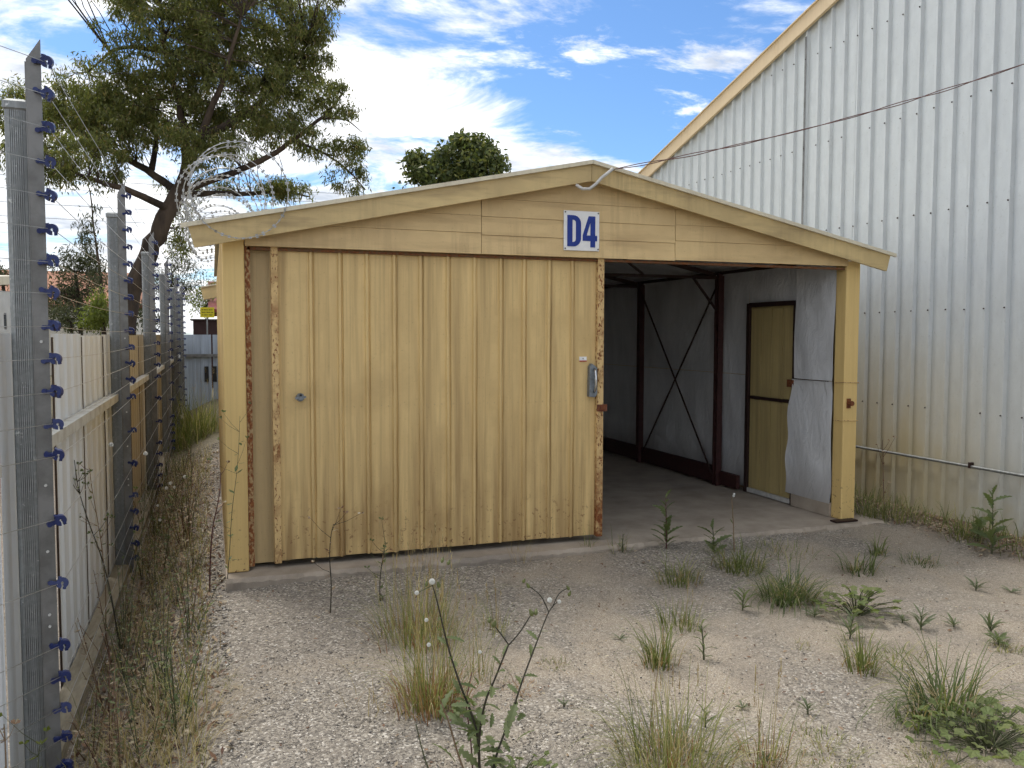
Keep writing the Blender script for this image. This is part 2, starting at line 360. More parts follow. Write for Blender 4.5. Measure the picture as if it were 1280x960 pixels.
def leafmat(name, stops, fac=.35, gain=1.5, rough=.55):
    k = Mat(name, rough, 0, .3)
    k.color(k.ramp(k.math('FRACT', k.math('ADD', k.rnd(), k.math('MULTIPLY', k.objrnd(), .35))), stops)).leafy(fac, gain); MAT[name] = k.m
leafmat('gum_leaf', [(0,(.075,.085,.03)),(.5,(.115,.13,.042)),(.85,(.165,.17,.055)),(1,(.22,.16,.075))], .48, 1.7)
leafmat('gum_leaf_lit', [(0,(.07,.085,.022)),(.6,(.105,.12,.03)),(1,(.14,.13,.045))], .38, 1.6)
leafmat('broad_leaf', [(0,(.05,.07,.025)),(.5,(.085,.11,.035)),(.85,(.15,.165,.05)),(1,(.26,.25,.08))], .3, 1.5, .35)
leafmat('dark_leaf', [(0,(.035,.042,.02)),(.6,(.06,.07,.03)),(1,(.10,.105,.05))], .25, 1.3)
leafmat('lime_leaf', [(0,(.10,.13,.025)),(.6,(.15,.18,.035)),(1,(.2,.22,.06))], .4, 1.5)
leafmat('grass_green', [(0,(.09,.115,.04)),(.5,(.14,.17,.06)),(.85,(.21,.23,.09)),(1,(.38,.34,.18))], .42, 1.5)
leafmat('grass_dark', [(0,(.07,.10,.04)),(.6,(.115,.15,.06)),(.92,(.17,.20,.08)),(1,(.42,.38,.15))], .4, 1.4)
leafmat('grass_yellow', [(0,(.12,.15,.05)),(.45,(.185,.21,.075)),(.8,(.31,.30,.13)),(1,(.48,.43,.26))], .42, 1.3)
leafmat('grass_dry', [(0,(.22,.15,.08)),(.5,(.34,.26,.14)),(1,(.48,.40,.25))], .35, 1.2)
leafmat('grass_mixed', [(0,(.14,.15,.05)),(.35,(.24,.23,.09)),(.6,(.36,.29,.16)),(1,(.50,.43,.28))], .38, 1.3)
leafmat('grass_red', [(0,(.20,.085,.045)),(.5,(.33,.16,.085)),(1,(.42,.30,.15))], .35, 1.2)
leafmat('weed_leaf', [(0,(.075,.105,.045)),(.6,(.115,.15,.065)),(1,(.17,.20,.095))], .38, 1.4)
leafmat('weed_blue', [(0,(.095,.12,.07)),(.6,(.135,.165,.10)),(1,(.19,.21,.13))], .35, 1.3)
leafmat('mallow_leaf', [(0,(.11,.15,.055)),(.6,(.16,.205,.075)),(1,(.23,.25,.11))], .38, 1.4)
leafmat('litter', [(0,(.10,.05,.032)),(.3,(.20,.11,.068)),(.6,(.32,.23,.145)),(1,(.52,.45,.33))], .15, 1.1)
leafmat('brown_stem', [(0,(.09,.045,.03)),(.5,(.17,.10,.06)),(1,(.28,.20,.12))], .1, 1.1)
simple('green_stem', (.09,.10,.045), .6, 0, .4, 60)
simple('dark_stem', (.045,.04,.025), .6, 0, .4, 60)
simple('red_stem', (.10,.03,.03), .6, 0, .4, 60)
simple('puff', (.74,.74,.70), .9, 0, .06)
simple('bud', (.14,.16,.05), .6, 0, .4, 80)
k = Mat('bark', .9, 0, .2); c = k.mix(k.ramp(k.noise(2.4, 6, .6, (1,1,.3)), [(.38,0),(.62,1)]), (.085,.062,.045), (.035,.027,.022)); k.color(c).bump(k.noise(9,6,.65,(1,1,.3)),.8,.06); MAT['bark'] = k.m

# ------------------------------------------------------------------ ground
def axis(lo, hi, step, far):
    a = [lo]
    while a[-1] < hi: a.append(a[-1]+step)
    s, v = step, a[-1]
    up = []
    while v < far: s *= 1.35; v += s; up.append(v)
    s, v = step, lo; dn = []
    while v > -far: s *= 1.35; v -= s; dn.append(v)
    return dn[::-1]+a+up
gx, gy = axis(-1.6, 7.0, .07, 600), axis(-5, 8, .09, 600)
vs = [(x, y, gz(x, y) + (random.uniform(-.006,.006) if -1 < x < 6 and -5 < y < 6 else 0)) for y in gy for x in gx]
nx = len(gx)
go = np_mesh('ground', vs, [(j*nx+i, j*nx+i+1, (j+1)*nx+i+1, (j+1)*nx+i) for j in range(len(gy)-1) for i in range(nx-1)], MAT['ground'], smooth=True, k=4)
tag(go, kind='structure')

# loose stones lying on the sand
base = np.array([(1,0,0),(-.5,.87,0),(-.5,-.87,0),(0,0,.75),(0,0,-.6),(.45,.5,.55),(-.6,.1,.5)])
pf = np.array([(0,5,3),(5,1,3),(1,6,3),(6,2,3),(2,0,3),(0,1,5),(1,2,6),(1,0,4),(2,1,4),(0,2,4)])
PV, PF = [], []
cnt = 0
def pebble(x, y, r):
    global cnt
    a = random.random()*6.28; ca, sa = math.cos(a), math.sin(a)
    sc = np.array([r*random.uniform(.8,1.5), r*random.uniform(.6,1.0), r*random.uniform(.5,.9)])
    b = base*sc*(1+rng.uniform(-.18,.18,base.shape))
    q = np.stack([b[:,0]*ca-b[:,1]*sa+x, b[:,0]*sa+b[:,1]*ca+y, b[:,2]+gz(x,y)+r*.2], 1)
    PV.append(q); PF.append(pf+cnt*7); cnt += 1
for i in range(42000):
    px, py = random.uniform(60, 1290), 670+random.random()**.8*330
    q = at(px, py, 2, -.1)
    if q.x < -.7 or q.x > 5.95 or (q.y > -.16 and -0.02 < q.x < 5.4): continue
    if random.random() > (.9 if q.x < 1.9 + .6*math.sin(q.y*2.2) else .5): continue
    pebble(q.x, q.y, random.choice((.0025,.003,.0035,.0035,.0045,.006,.0085 if random.random()<.2 else .004)) * (1.0 if q.x < 1.3 else .85))
for i in range(5000):
    x, y = random.uniform(-.6, .0), random.uniform(-1.5, 8); pebble(x, y, random.uniform(.006,.014))
o = np_mesh('gravel', np.concatenate(PV), np.concatenate(PF), MAT['pebble']); tag(o, 'loose grey and pale stones scattered over the sandy yard', 'gravel', kind='stuff')

# ------------------------------------------------------------------ concrete floor of the shed
b = MB(); xs = [(-.01+i*.045) for i in range(121)]
n = len(xs); vs = []
for i, x in enumerate(xs):
    j = random.uniform(-.014,.014)+(.035 if random.random()<.12 else 0)
    vs += [(x,-.15+j,-.35),(x,-.155+j,-.022+random.uniform(-.014,.002)),(x,-.13+j,0+random.uniform(-.004,0)),(x,0.02,0.0),(x,5.4,0.0),(x,5.4,-.35)]
fs = [(i*6+k, (i+1)*6+k, (i+1)*6+k+1, i*6+k+1) for i in range(n-1) for k in range(5)]
fs += [tuple(range(5,-1,-1)), tuple((n-1)*6+k for k in range(6))]
tag(b.add(vs, fs).build('concrete_floor', MAT['concrete']), kind='structure')

# ------------------------------------------------------------------ the shed
WD, XC = 5.2, 2.6
def RZ(x): return 2.88 - .208*abs(x-XC)
shed = empty('storage_shed', (2.6, 0, 0), 'yellow steel shed with sliding door half open, standing on a concrete floor', 'shed', 'yellow storage sheds')
def part(b, name, mat, parent=shed, **k): return b.build(name, MAT[mat], parent, **k)
part(MB().bbox(0,0,0.004,.14,.12,2.26,.006), 'corner_post', 'post_paint')
rp = part(MB().bbox(5.055,0,0.004,5.2,.13,2.24,.006), 'corner_post', 'post_paint')
# bolt, straps on the right post
h = MB(); h.tube([(5.105,.0,1.02),(5.105,-.05,1.02)], .022, 8); h.box(5.085,-.008,.975,5.125,-.0005,1.06); part(h,'post_bolt','rust_brown',rp)
for z in (.87, 1.20):
    h = MB(); h.tube([(5.050,.12,z-.01),(5.050,-.004,z),(5.206,-.005,z-.006),(5.207,.1,z)], .004, 5); part(h,'strap','rust_edge',rp)
# channel and recessed sheet at the left, behind the post
part(MB().box(.142,.02,.03,.178,.085,2.20), 'jamb_strip', 'rust_heavy')
part(MB().box(.178,.10,.03,.42,.112,2.20), 'side_sheet', 'recess_paint')
# sliding door: ribbed sheets in a rusty frame
door = MB().box(.30,.062,.045,2.78,.075,2.20).build('sliding_door', MAT['recess_paint'], shed)
ribs = [.579,.774,.963,1.156,1.347,1.548,1.748,1.952,2.135,2.335,2.525]
edges = [.357]+ribs+[2.722]
for i in range(len(edges)-1):
    a, c = edges[i], edges[i+1]; prof = []
    Y0, YR = .050, .030
    prof.append((a+(.021 if i else 0), Y0))
    w = (c-a)
    prof += [(a+w*.45, Y0-.002)]
    if i < len(edges)-2: prof += [(c-.022, Y0),(c-.014,YR+.004),(c+.001,YR+.003),(c+.008,Y0+.007),(c+.013,Y0+.006),(c+.0205,Y0)]
    else: prof += [(c, Y0)]
    b = MB(); z0, z1 = .045+random.uniform(-.004,.004), 2.2; M = len(prof)
    vs = []
    NR = 13
    for r_ in range(NR+1):
        z = z0+(z1-z0)*r_/NR; dn = .0028*math.sin(z*3.1+i*1.9)+random.uniform(-.0012,.0012)
        if random.random() < .07: dn += .005
        vs += [(x+random.uniform(-.0010,.0010), y+(dn if 0 < q_ < M-1 else 0)+random.uniform(-.0008,.0008), z) for q_, (x, y) in enumerate(prof)]
    b.add(vs, [(r*M+q, r*M+q+1, (r+1)*M+q+1, (r+1)*M+q) for r in range(NR) for q in range(M-1)])
    b.build('door_panel', MAT['shed_paint'], door)
MB().bbox(.309,.018,.035,.356,.08,2.20,.003).build('door_edge', MAT['rust_edge'], door)
MB().bbox(2.723,.012,.035,2.776,.085,2.20,.003).build('door_edge', MAT['rust_foot'], door)
b = MB()
for i in range(len(edges)-1):
    a, c = edges[i], edges[i+1]
    for t in (.12,.5,.86):
        for z in (1.10,):
            b.tube([(a+.02+(c-a-.05)*t, .046, z+random.uniform(-.004,.004)),(a+.02+(c-a-.05)*t, .052, z)], .0045, 6)
b = b.build('rivets', MAT['recess_paint'], door); b['kind'] = 'stuff'
# pull handle with its plate
h = MB(); pl = [(2.652,1.13),(2.70,1.125),(2.718,1.15),(2.716,1.35),(2.70,1.366),(2.672,1.385),(2.655,1.36)]
h.prism(pl, lambda x,z:(x,.004,z), lambda x,z:(x,.046,z)); hd = h.build('pull_handle', MAT['grey_handle'], door)
h = MB(); h.tube([(2.690,.004,1.165),(2.690,-.022,1.185),(2.690,-.032,1.22),(2.690,-.032,1.29),(2.690,-.022,1.325),(2.690,.004,1.345)], .0085, 8); h.build('grip', MAT['chrome'], door, smooth=True)
h = MB(); h.box(2.718,-.004,1.015,2.80,.011,1.068); h.box(2.74,-.016,1.03,2.775,-.004,1.05); h.build('hasp', MAT['rust_brown'], door)
MB().box(2.585,.0445,1.400,2.645,.0475,1.437).build('sticker', MAT['sign_white'], door)
MB().box(2.585,.0430,1.399,2.645,.0444,1.408).build('sticker_stripe', MAT['sticker_red'], door)
h = MB(); h.box(2.612,.0425,1.417,2.618,.0444,1.428); h.build('sticker_mark', MAT['black'], door)
h = MB(); h.tube([(.494,.05,1.172),(.494,.022,1.172)], .030, 10, .026); h.tube([(.494,.022,1.172),(.494,.004,1.172)], .020, 8, .016); h.bar((.458,.012,1.168),(.53,.012,1.176),.012,.014)
h.build('lock_knob', MAT['grey_handle'], door)
h = MB(); h.tube([(.494,.006,1.188),(.494,-.004,1.190)], .009, 6); h.build('key_barrel', MAT['black'], door)
part(MB().box(.16,.02,2.165,5.05,.06,2.183), 'door_track', 'rust_dark')
# gable boards
def clip(poly, f):
    out = []
    for i in range(len(poly)):
        a, c = poly[i], poly[(i+1)%len(poly)]; fa, fc = f(a), f(c)
        if fa >= 0: out.append(a)
        if (fa >= 0) != (fc >= 0):
            t = fa/(fa-fc); out.append((a[0]+(c[0]-a[0])*t, a[1]+(c[1]-a[1])*t))
    return out
rows = {0:[2.187,2.338,2.462,2.588,2.72], 1:[2.187,2.325,2.458,2.587,2.72,2.84], 2:[2.193,2.345,2.468,2.588,2.72,2.84]}
for sct, (x0, x1) in enumerate(((.145,1.777),(1.781,3.370),(3.374,5.053))):
    r = rows[sct]
    for z0, z1 in zip(r[:-1], r[1:]):
        for side in (0, 1):      # keep the polygon convex: split at the ridge
            xa, xb = (x0, min(x1, XC)) if side == 0 else (max(x0, XC), x1)
            if xb - xa < .01: continue
            if sct == 1 and side == 1: continue
            if sct == 1: xa, xb = x0, x1
            p = [(xa,z0+.0005),(xb,z0+.0005),(xb,z1-.001),(xa,z1-.001)]
            p = clip(p, lambda q: 2.88-.208*(q[0]-XC)-.06-q[1]); p = clip(p, lambda q: 2.88+.208*(q[0]-XC)-.06-q[1])
            if len(p) < 3: continue
            p = p[::-1]
            j = random.uniform(-.003,.003)
            part(MB().prism(p, lambda x,z: (x, -.012-.006*(z1-z)/(z1-z0)+j, z), lambda x,z:(x,.012,z)), 'gable_board', 'gable_paint')
part(MB().prism([(.15,2.20),(5.05,2.20),(5.05,2.31),(XC,2.82),(.15,2.31)], lambda x,z:(x,.03,z), lambda x,z:(x,.0145,z)), 'gable_backing', 'recess_paint')
# barge boards, flashing, roof
for sgn in (-1, 1):
    xe = XC+sgn*2.80; xf = XC+sgn*2.845
    def pr(a, c): return [a, c]
    t = .012
    P = [(XC+sgn*.002, RZ(XC)-.012), (xe, RZ(xe)-.012), (xe-sgn*.035, RZ(xe)-.145), (XC+sgn*.002, RZ(XC)-.140)]
    if sgn > 0: P = P[::-1]
    part(MB().prism(P, lambda x,z:(x,-.125,z), lambda x,z:(x,-.100,z)), 'barge_board', 'barge_paint')
    P = [(XC+sgn*.001, RZ(XC)+.012), (xf, RZ(xf)+.012), (xf, RZ(xf)-.016), (XC+sgn*.001, RZ(XC)-.016)]
    if sgn > 0: P = P[::-1]
    part(MB().prism(P, lambda x,z:(x,-.150,z), lambda x,z:(x,-.1265,z)), 'roof_flashing', 'flash_paint')
    b = MB(); ys = [-.1255+i*.0465 for i in range(121)]; vs = []
    for i, y in enumerate(ys):
        dz = (.0, .012, .012, .0)[i%4]
        for x in (XC+sgn*.001, XC+sgn*2.635): vs.append((x, y, RZ(x)-.006+dz))
    b.add(vs, [(i*2,i*2+1,i*2+3,i*2+2) for i in range(120)]); part(b, 'roof_sheet', 'flash_paint')
    b = MB(); xa = XC+sgn*2.5
    b.add([(XC,0.03,RZ(XC)-.075),(xa,0.03,RZ(xa)-.075),(xa,5.3,RZ(xa)-.075),(XC,5.3,RZ(XC)-.075)], [(0,1,2,3)]); part(b, 'ceiling_lining', 'foil')
# walls
def ribwall(x, y0, y1, z1, out, mat, name):
    b = MB(); vs = []; y = y0; i = 0
    prof = []
    while y < y1-.19:
        prof += [(y,0),(y+.13,0),(y+.145,out*.02),(y+.175,out*.02),(y+.19,0)]; y += .195
    prof.append((y1,0)); M = len(prof)
    vs = [(x+d, yy, -.06) for yy, d in prof]+[(x+d, yy, z1) for yy, d in prof]
    b.add(vs, [(i,i+1,M+i+1,M+i) for i in range(M-1)]); return part(b, name, mat)
ribwall(.012,.122,5.3,2.27,-1,'shed_paint','side_wall'); ribwall(5.178,.132,5.3,2.27,1,'shed_paint','side_wall')
part(MB().prism([(.02,-.06),(5.17,-.06),(5.17,2.27),(XC,2.79),(.02,2.27)][::-1], lambda x,z:(x,5.30,z), lambda x,z:(x,5.33,z)), 'back_wall', 'shed_paint')
# foil lining inside: wrinkled sheets above and below the stitched seam, with the doorway left open
def wr(y, z): return .8*.026*math.sin(3.1*y+2*math.sin(2.3*z))*math.sin(2.1*z+.7*y)+.007*math.sin(9*y+4*z)+.004*math.sin(17*y-6*z)
XL = 5.085
def lining(y0, y1, z0, z1, x=XL, sx=1, step=.06, edge=None):
    ny, nz = max(2,int((y1-y0)/step)), max(2,int((z1-z0)/step)); vs = []
    for j in range(nz+1):
        z = z0+(z1-z0)*j/nz; ye = edge(z) if edge else y1
        for i in range(ny+1):
            y = y0+(ye-y0)*i/ny; vs.append((x+sx*wr(y,z)*min(1,8*min(z-z0,z1-z)+.2), y, z))
    b = MB().add(vs, [(j*(ny+1)+i, j*(ny+1)+i+1, (j+1)*(ny+1)+i+1, (j+1)*(ny+1)+i) for j in range(nz) for i in range(ny)])
    return part(b, 'wall_lining', 'foil', smooth=True)
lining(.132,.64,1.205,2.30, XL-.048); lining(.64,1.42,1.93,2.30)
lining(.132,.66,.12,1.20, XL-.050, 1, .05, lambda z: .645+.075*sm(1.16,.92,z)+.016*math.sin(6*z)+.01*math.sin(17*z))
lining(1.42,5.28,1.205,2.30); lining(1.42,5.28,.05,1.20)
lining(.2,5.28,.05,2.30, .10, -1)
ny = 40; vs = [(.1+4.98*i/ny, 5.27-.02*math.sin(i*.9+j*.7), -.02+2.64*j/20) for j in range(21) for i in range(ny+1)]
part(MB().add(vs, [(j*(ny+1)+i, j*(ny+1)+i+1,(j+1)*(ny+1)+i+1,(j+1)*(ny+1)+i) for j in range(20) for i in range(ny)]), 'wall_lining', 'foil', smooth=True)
b = MB()
for i in range(19): y = .16+i*.026; b.box(XL-.068,y,1.198,XL-.062,y+.012,1.206)
b = part(b, 'seam_stitches', 'dark_steel'); b['kind'] = 'stuff'
part(MB().box(5.04,.132,.005,5.075,.66,.13), 'sill_board', 'concrete')
# columns, skirt beam, bracing, trusses
for y in (1.84, 3.58):
    b = MB(); b.box(4.965,y-.038,0.004,5.03,y-.022,2.23); b.box(4.965,y+.022,0.004,5.03,y+.038,2.23)
    for i in range(9): z = .05+i*.27; b.box(4.975,y-.022,z,5.02,y+.022,z+.05)
    part(b, 'wall_column', 'red_steel')
    b = MB(); b.box(.17,y-.02,2.195,4.964,y+.02,2.225); part(b, 'truss_chord', 'dark_steel')
    for sgn in (-1,1):
        b = MB(); b.bar((XC+sgn*2.34,y,2.24),(XC+sgn*.03,y,2.70),.04,.04); part(b,'truss_rafter','dark_steel')
        for t in (.28,.62): 
            b = MB(); b.bar((XC+sgn*2.4*t,y,2.226),(XC+sgn*2.4*t*.72,y,2.66-.19*t*1.3),.02,.02); part(b,'truss_web','dark_steel')
    if y < 2: part(MB().bar((4.97,y,1.86),(4.68,y,2.20),.02,.02),'knee_brace','dark_steel')
    b = MB(); b.bar((.17,y,2.16),(.17,y,.02),.05,.05); part(b,'wall_column','red_steel')
part(MB().box(5.0,1.88,.02,5.04,3.54,.20), 'skirt_beam', 'red_steel'); part(MB().box(5.0,3.62,.02,5.04,5.25,.20), 'skirt_beam', 'red_steel'); part(MB().box(5.0,1.48,.02,5.04,1.80,.16), 'skirt_beam', 'red_steel')
part(MB().box(4.99,.3,2.245,5.03,5.2,2.275), 'wall_plate', 'dark_steel')
part(MB().tube([(5.0,1.90,2.12),(5.0,3.52,.12)], .011, 6), 'cross_brace', 'dark_steel'); part(MB().tube([(4.975,1.90,.12),(4.975,3.52,2.12)], .011, 6), 'cross_brace', 'dark_steel')
for x, z in ((1.2,2.5),(4.0,2.5)):
    part(MB().box(x-.02,.06,z-.03,x+.02,5.2,z+.01), 'purlin', 'dark_steel')
# side door in the right wall
sd = part(MB().box(5.075,.66,.03,5.09,1.40,1.90), 'side_door', 'door_olive')
yy = .70
for i in range(4):
    for z0, z1 in ((.07,.965),(1.0,1.865)):
        b = MB(); b.box(5.064,yy+i*.165,z0,5.0745,yy+i*.165+.155,z1); b.build('door_panel', MAT['door_olive'], sd)
for a in ((5.045,.645,.01,5.078,.685,1.925),(5.045,1.375,.01,5.078,1.42,1.925),(5.045,.685,1.885,5.078,1.375,1.93)):
    MB().box(*a).build('door_frame', MAT['dark_steel'], sd)
MB().box(5.052,.687,.965,5.063,1.373,.995).build('mid_rail', MAT['dark_steel'], sd)
MB().box(5.052,.687,.012,5.075,1.373,.055).build('threshold', MAT['conduit_grey'], sd)
h = MB(); h.box(5.03,.64,1.12,5.044,.74,1.19); h.box(5.02,.66,1.14,5.03,.70,1.17); h.build('bolt', MAT['rust_brown'], sd)
# floor plate by the right post
part(MB().box(4.93,-.09,.003,5.16,-.012,.016), 'floor_plate', 'dark_steel')

# conduit bent over the barge and the sign
h = MB(); pts = []
for p in ((720,231,-.13),(728,236,-.15),(737,236,-.165),(745,230,-.175),(752,222,-.18),(760,216,-.18),(766,211,-.175)):
    pts.append(at(p[0],p[1],1,p[2]))
h.tube(pts, .012, 8); part(h, 'cable_conduit', 'conduit_grey', smooth=True)
cab = []
P0, P1, P2 = at(765,212,1,-.175), at(1000,163,1,-.6), at(1280,80,1,-1.2)
for i in range(81):
    t = i/80*1.75
    l0, l1, l2 = (t-.45)*(t-1)/(.45), t*(t-1)/(.45*(.45-1)), t*(t-.45)/(.55)
    l0 = (t-.45)*(t-1)/((0-.45)*(0-1))
    cab.append(P0*l0+P1*l1+P2*l2)
cab = [p for p in cab if p.x < 5.95]
b = MB()
for ph in (0, math.pi):
    b.tube([p+Vector((0, math.cos(i*.55+ph), math.sin(i*.55+ph)))*(.006+.004*math.sin(i*.23)) for i, p in enumerate(cab)], .0034, 5)
co = b.build('overhead_cable', MAT['cable_brown']); tag(co, 'twisted brown cable strung from the shed gable to the tall grey wall', 'cable')
e = cab[-1].copy(); CABLE_END = e

sg = MB().bbox(2.418,-.0285,2.236,2.71,-.0240,2.532,.002).build('number_sign', MAT['sign_white'])
tag(sg, 'square white sign with blue D4 on the shed gable', 'sign')
def glyph_d(x0, z0, w, h, t):
    out, inn = [], []
    def loop(x0, z0, x1, z1, r, n=7):
        p = [(x0,z0)]
        for i in range(n): a = -math.pi/2+math.pi/2*i/(n-1); p.append((x1-r+r*math.cos(a), z0+r+r*math.sin(a)))
        for i in range(n): a = math.pi/2*i/(n-1); p.append((x1-r+r*math.cos(a), z1-r+r*math.sin(a)))
        p.append((x0,z1)); return p
    o, i_ = loop(x0,z0,x0+w,z0+h,w*.55), loop(x0+t,z0+t*.8,x0+w-t,z0+h-t*.8,w*.2)
    n = len(o); vs = [(x,-.0315,z) for x,z in o+i_]+[(x,-.029,z) for x,z in o+i_]
    fs = []
    for k in range(n):
        j=(k+1)%n; fs += [(k,j,n+j,n+k),(k,k+2*n,j+2*n,j),(n+k,n+j,3*n+j,3*n+k)]
    return MB().add(vs, fs)
glyph_d(2.446,2.266,.112,.232,.042).build('letter', MAT['sign_blue'], sg)
def q4(P): return [(2.572+x*.120, 2.264+z*.232) for x, z in P]
b = MB()
for P in ([(.53,0),(.86,0),(.86,1),(.53,1)], [(0,.20),(.53,.20),(.53,.38),(0,.38)], [(.86,.20),(1,.20),(1,.38),(.86,.38)], [(0,.38),(.27,.38),(.53,.80),(.53,1),(.40,1)]):
    b.prism(q4(P)[::-1], lambda x,z:(x,-.0315,z), lambda x,z:(x,-.029,z))
b.build('numeral', MAT['sign_blue'], sg)
for x in (2.43,2.70):
    for z in (2.25,2.52): MB().tube([(x,-.029,z),(x,-.033,z)], .0055, 8).build('screw', MAT['dark_steel'], sg)

# ------------------------------------------------------------------ razor wire coil on the left eave
b = MB(); pts = []
for i in range(0, 13*44):
    a = i/44; yc = -.155 + .0*a if a < 1 else -.155+(a-1)*.30
    th = 2*math.pi*a + 1.2
    r = .285+.018*math.sin(a*2.3); x = .10+.03*math.sin(a*1.7)-.02*min(a,4) + r*math.cos(th); z = 2.51+.02*min(a,2) + r*math.sin(th)
    y = yc + (.05*math.sin(th*.5) if a > 1 else 0)
    if y > -.15 and x > -.25: z = max(z, RZ(x)+.03)
    pts.append(Vector((x,y,z)))
b.tube(pts, .0032, 4)
acc = 0
for i in range(1, len(pts)-1):
    acc += (pts[i]-pts[i-1]).length
    if acc < .036: continue
    acc = 0
    d = (pts[i+1]-pts[i-1]).normalized(); u = d.orthogonal().normalized(); u = Matrix.Rotation(random.random()*6.28,3,d) @ u
    p = pts[i]; l = .013
    for s_ in (-1, 1):
        b.add([p-d*.005, p+d*.005, p+u*s_*l+d*.010, p+u*s_*l-d*.010], [(0,1,2,3)])
tag(b.build('razor_wire_coil', MAT['razor'], loc=(.05,0,2.3)), 'coil of silver razor wire lying along the left eave of the shed', 'razor wire')

# ------------------------------------------------------------------ second shed behind
shed2 = empty('storage_shed', (2.75,8,0), 'second yellow shed behind the front one, only its eave showing past the corner', 'shed', 'yellow storage sheds')
dx, dy = .03, 8.0
def RZ2(x): return 2.95-.208*abs(x-2.75)
for sgn in (-1,1):
    xe = 2.75+sgn*2.97
    P = [(2.75,2.95-.012),(xe,RZ2(xe)-.012),(xe-sgn*.035,RZ2(xe)-.20),(2.75,2.75)]
    if sgn > 0: P = P[::-1]
    MB().prism(P, lambda x,z:(x,dy-.12,z), lambda x,z:(x,dy-.09,z)).build('barge_board', MAT['barge_paint'], shed2)
    b = MB(); b.add([(2.75,dy-.14,2.955),(xe,dy-.14,RZ2(xe)),(xe,dy+5,RZ2(xe)),(2.75,dy+5,2.955),(2.75,dy-.14,2.94),(xe,dy-.14,RZ2(xe)-.02),(xe,dy+5,RZ2(xe)-.02),(2.75,dy+5,2.94)],
                    [(0,1,2,3),(4,7,6,5),(0,4,5,1),(1,5,6,2),(2,6,7,3)]); b.build('roof_sheet', MAT['flash_paint'], shed2)
MB().prism([(.18,-.1),(5.3,-.1),(5.3,2.36),(2.75,2.88),(.18,2.36)][::-1], lambda x,z:(x,dy,z), lambda x,z:(x,dy+4.9,z)).build('wall', MAT['shed_paint'], shed2)

# ------------------------------------------------------------------ big grey warehouse
XW = 6.034; YAP = -3.4
def BZ(y): return 3.968-.2796*(y-5.516) if y > YAP else (3.968-.2796*(YAP-5.516))-.2796*(YAP-y)
wh = empty('warehouse', (XW+4,0,0), 'tall warehouse with ribbed grey steel gable wall right of the shed', 'building')
P_ = .195; y = 9.6; ridge_y = []
while y > -10:
    y0, y1 = y, y-P_          # y0 far, y1 near; rib centred on y0
    prof = [(y0+.011,-.029),(y0-.011,-.029),(y0-.025,0),(y0-.098,-.0015),(y1+.025,0),(y1+.011,-.029)]
    M = len(prof); vs = []
    jx = random.uniform(-.0015,.0015)
    for yy, d in prof: vs.append((XW+d+jx, yy, -.12))
    for yy, d in prof: vs.append((XW+d+jx, yy, BZ(yy)-.10))
    MB().add(vs, [(i,i+1,M+i+1,M+i) for i in range(M-1)]).build('wall_panel', MAT['zinc'], wh)
    ridge_y.append(y0); y -= P_
MB().tube([(XW+.01,CABLE_END.y,CABLE_END.z),(CABLE_END.x-.01,CABLE_END.y,CABLE_END.z)],.012,6).build('cable_hook', MAT['dark_steel'], wh)
# one dark lap joint and the screws
MB().box(XW-.034, 1.785, 2.3, XW-.0315, 1.815, BZ(1.8)-.2).build('lap_strip', MAT['bar'], wh)
b = MB()
for z in (.95, 1.83, 2.70, 3.62, 4.57):
    for yr in ridge_y:
        if -2.5 < yr < 6 and z < BZ(yr)-.25 and random.random() < .93:
            b.tube([(XW-.031,yr+.0,z+random.uniform(-.01,.01)),(XW-.038,yr,z)], .0065, 6)
b = b.build('screws', MAT['dark_steel'], wh); b['kind'] = 'stuff'
yb = 9.6
while yb > YAP+.1:
    ye = max(yb-1.83, YAP); g = .003
    b = MB(); b.prism([(yb,BZ(yb)+.02),(ye+g,BZ(ye+g)+.02),(ye+g,BZ(ye+g)-.145),(yb,BZ(yb)-.145)], lambda a,z:(XW-.075,a,z), lambda a,z:(XW-.040,a,z))
    b.prism([(yb,BZ(yb)+.035),(ye+g,BZ(ye+g)+.035),(ye+g,BZ(ye+g)+.0205),(yb,BZ(yb)+.0205)], lambda a,z:(XW-.095,a,z), lambda a,z:(XW-.03,a,z))
    b.build('barge_board', MAT['ware_barge'], wh); yb = ye
b = MB(); b.prism([(YAP,BZ(YAP)+.02),(-10,BZ(-10)+.02),(-10,BZ(-10)-.175),(YAP,BZ(YAP)-.175)], lambda a,z:(XW-.075,a,z), lambda a,z:(XW-.040,a,z)); b.build('barge_board', MAT['ware_barge'], wh)
b = MB(); b.add([(XW-.03,9.75,BZ(9.75)+.0),(XW-.03,YAP,BZ(YAP)),(XW-.03,-10.1,BZ(-10.1)),(XW+14,9.75,BZ(9.75)),(XW+14,YAP,BZ(YAP)),(XW+14,-10.1,BZ(-10.1))],[(0,3,4,1),(1,4,5,2)]); b.build('roof', MAT['zinc'], wh)
b = MB(); b.box(XW+.06,9.58,-.12,XW+14,9.62,BZ(9.6)-.05); b.box(XW+.06,-10,-.12,XW+14,-9.96,BZ(-10)-.05); b.box(XW+13.96,-9.95,-.12,XW+14,9.57,2.6); b.build('wall', MAT['zinc'], wh)
h = MB(); h.tube([(XW-.055,9.5,.50),(XW-.055,-1.0,.495),(XW-.055,-9.5,.49)], .013, 8); wp = h.build('water_pipe', MAT['galv'], wh, smooth=True)
for yc in (-2.6,-.48,1.5,3.4):
    MB().box(XW-.070,yc-.012,.482,XW-.028,yc+.012,.530).build('pipe_clip', MAT['dark_steel'], wh)

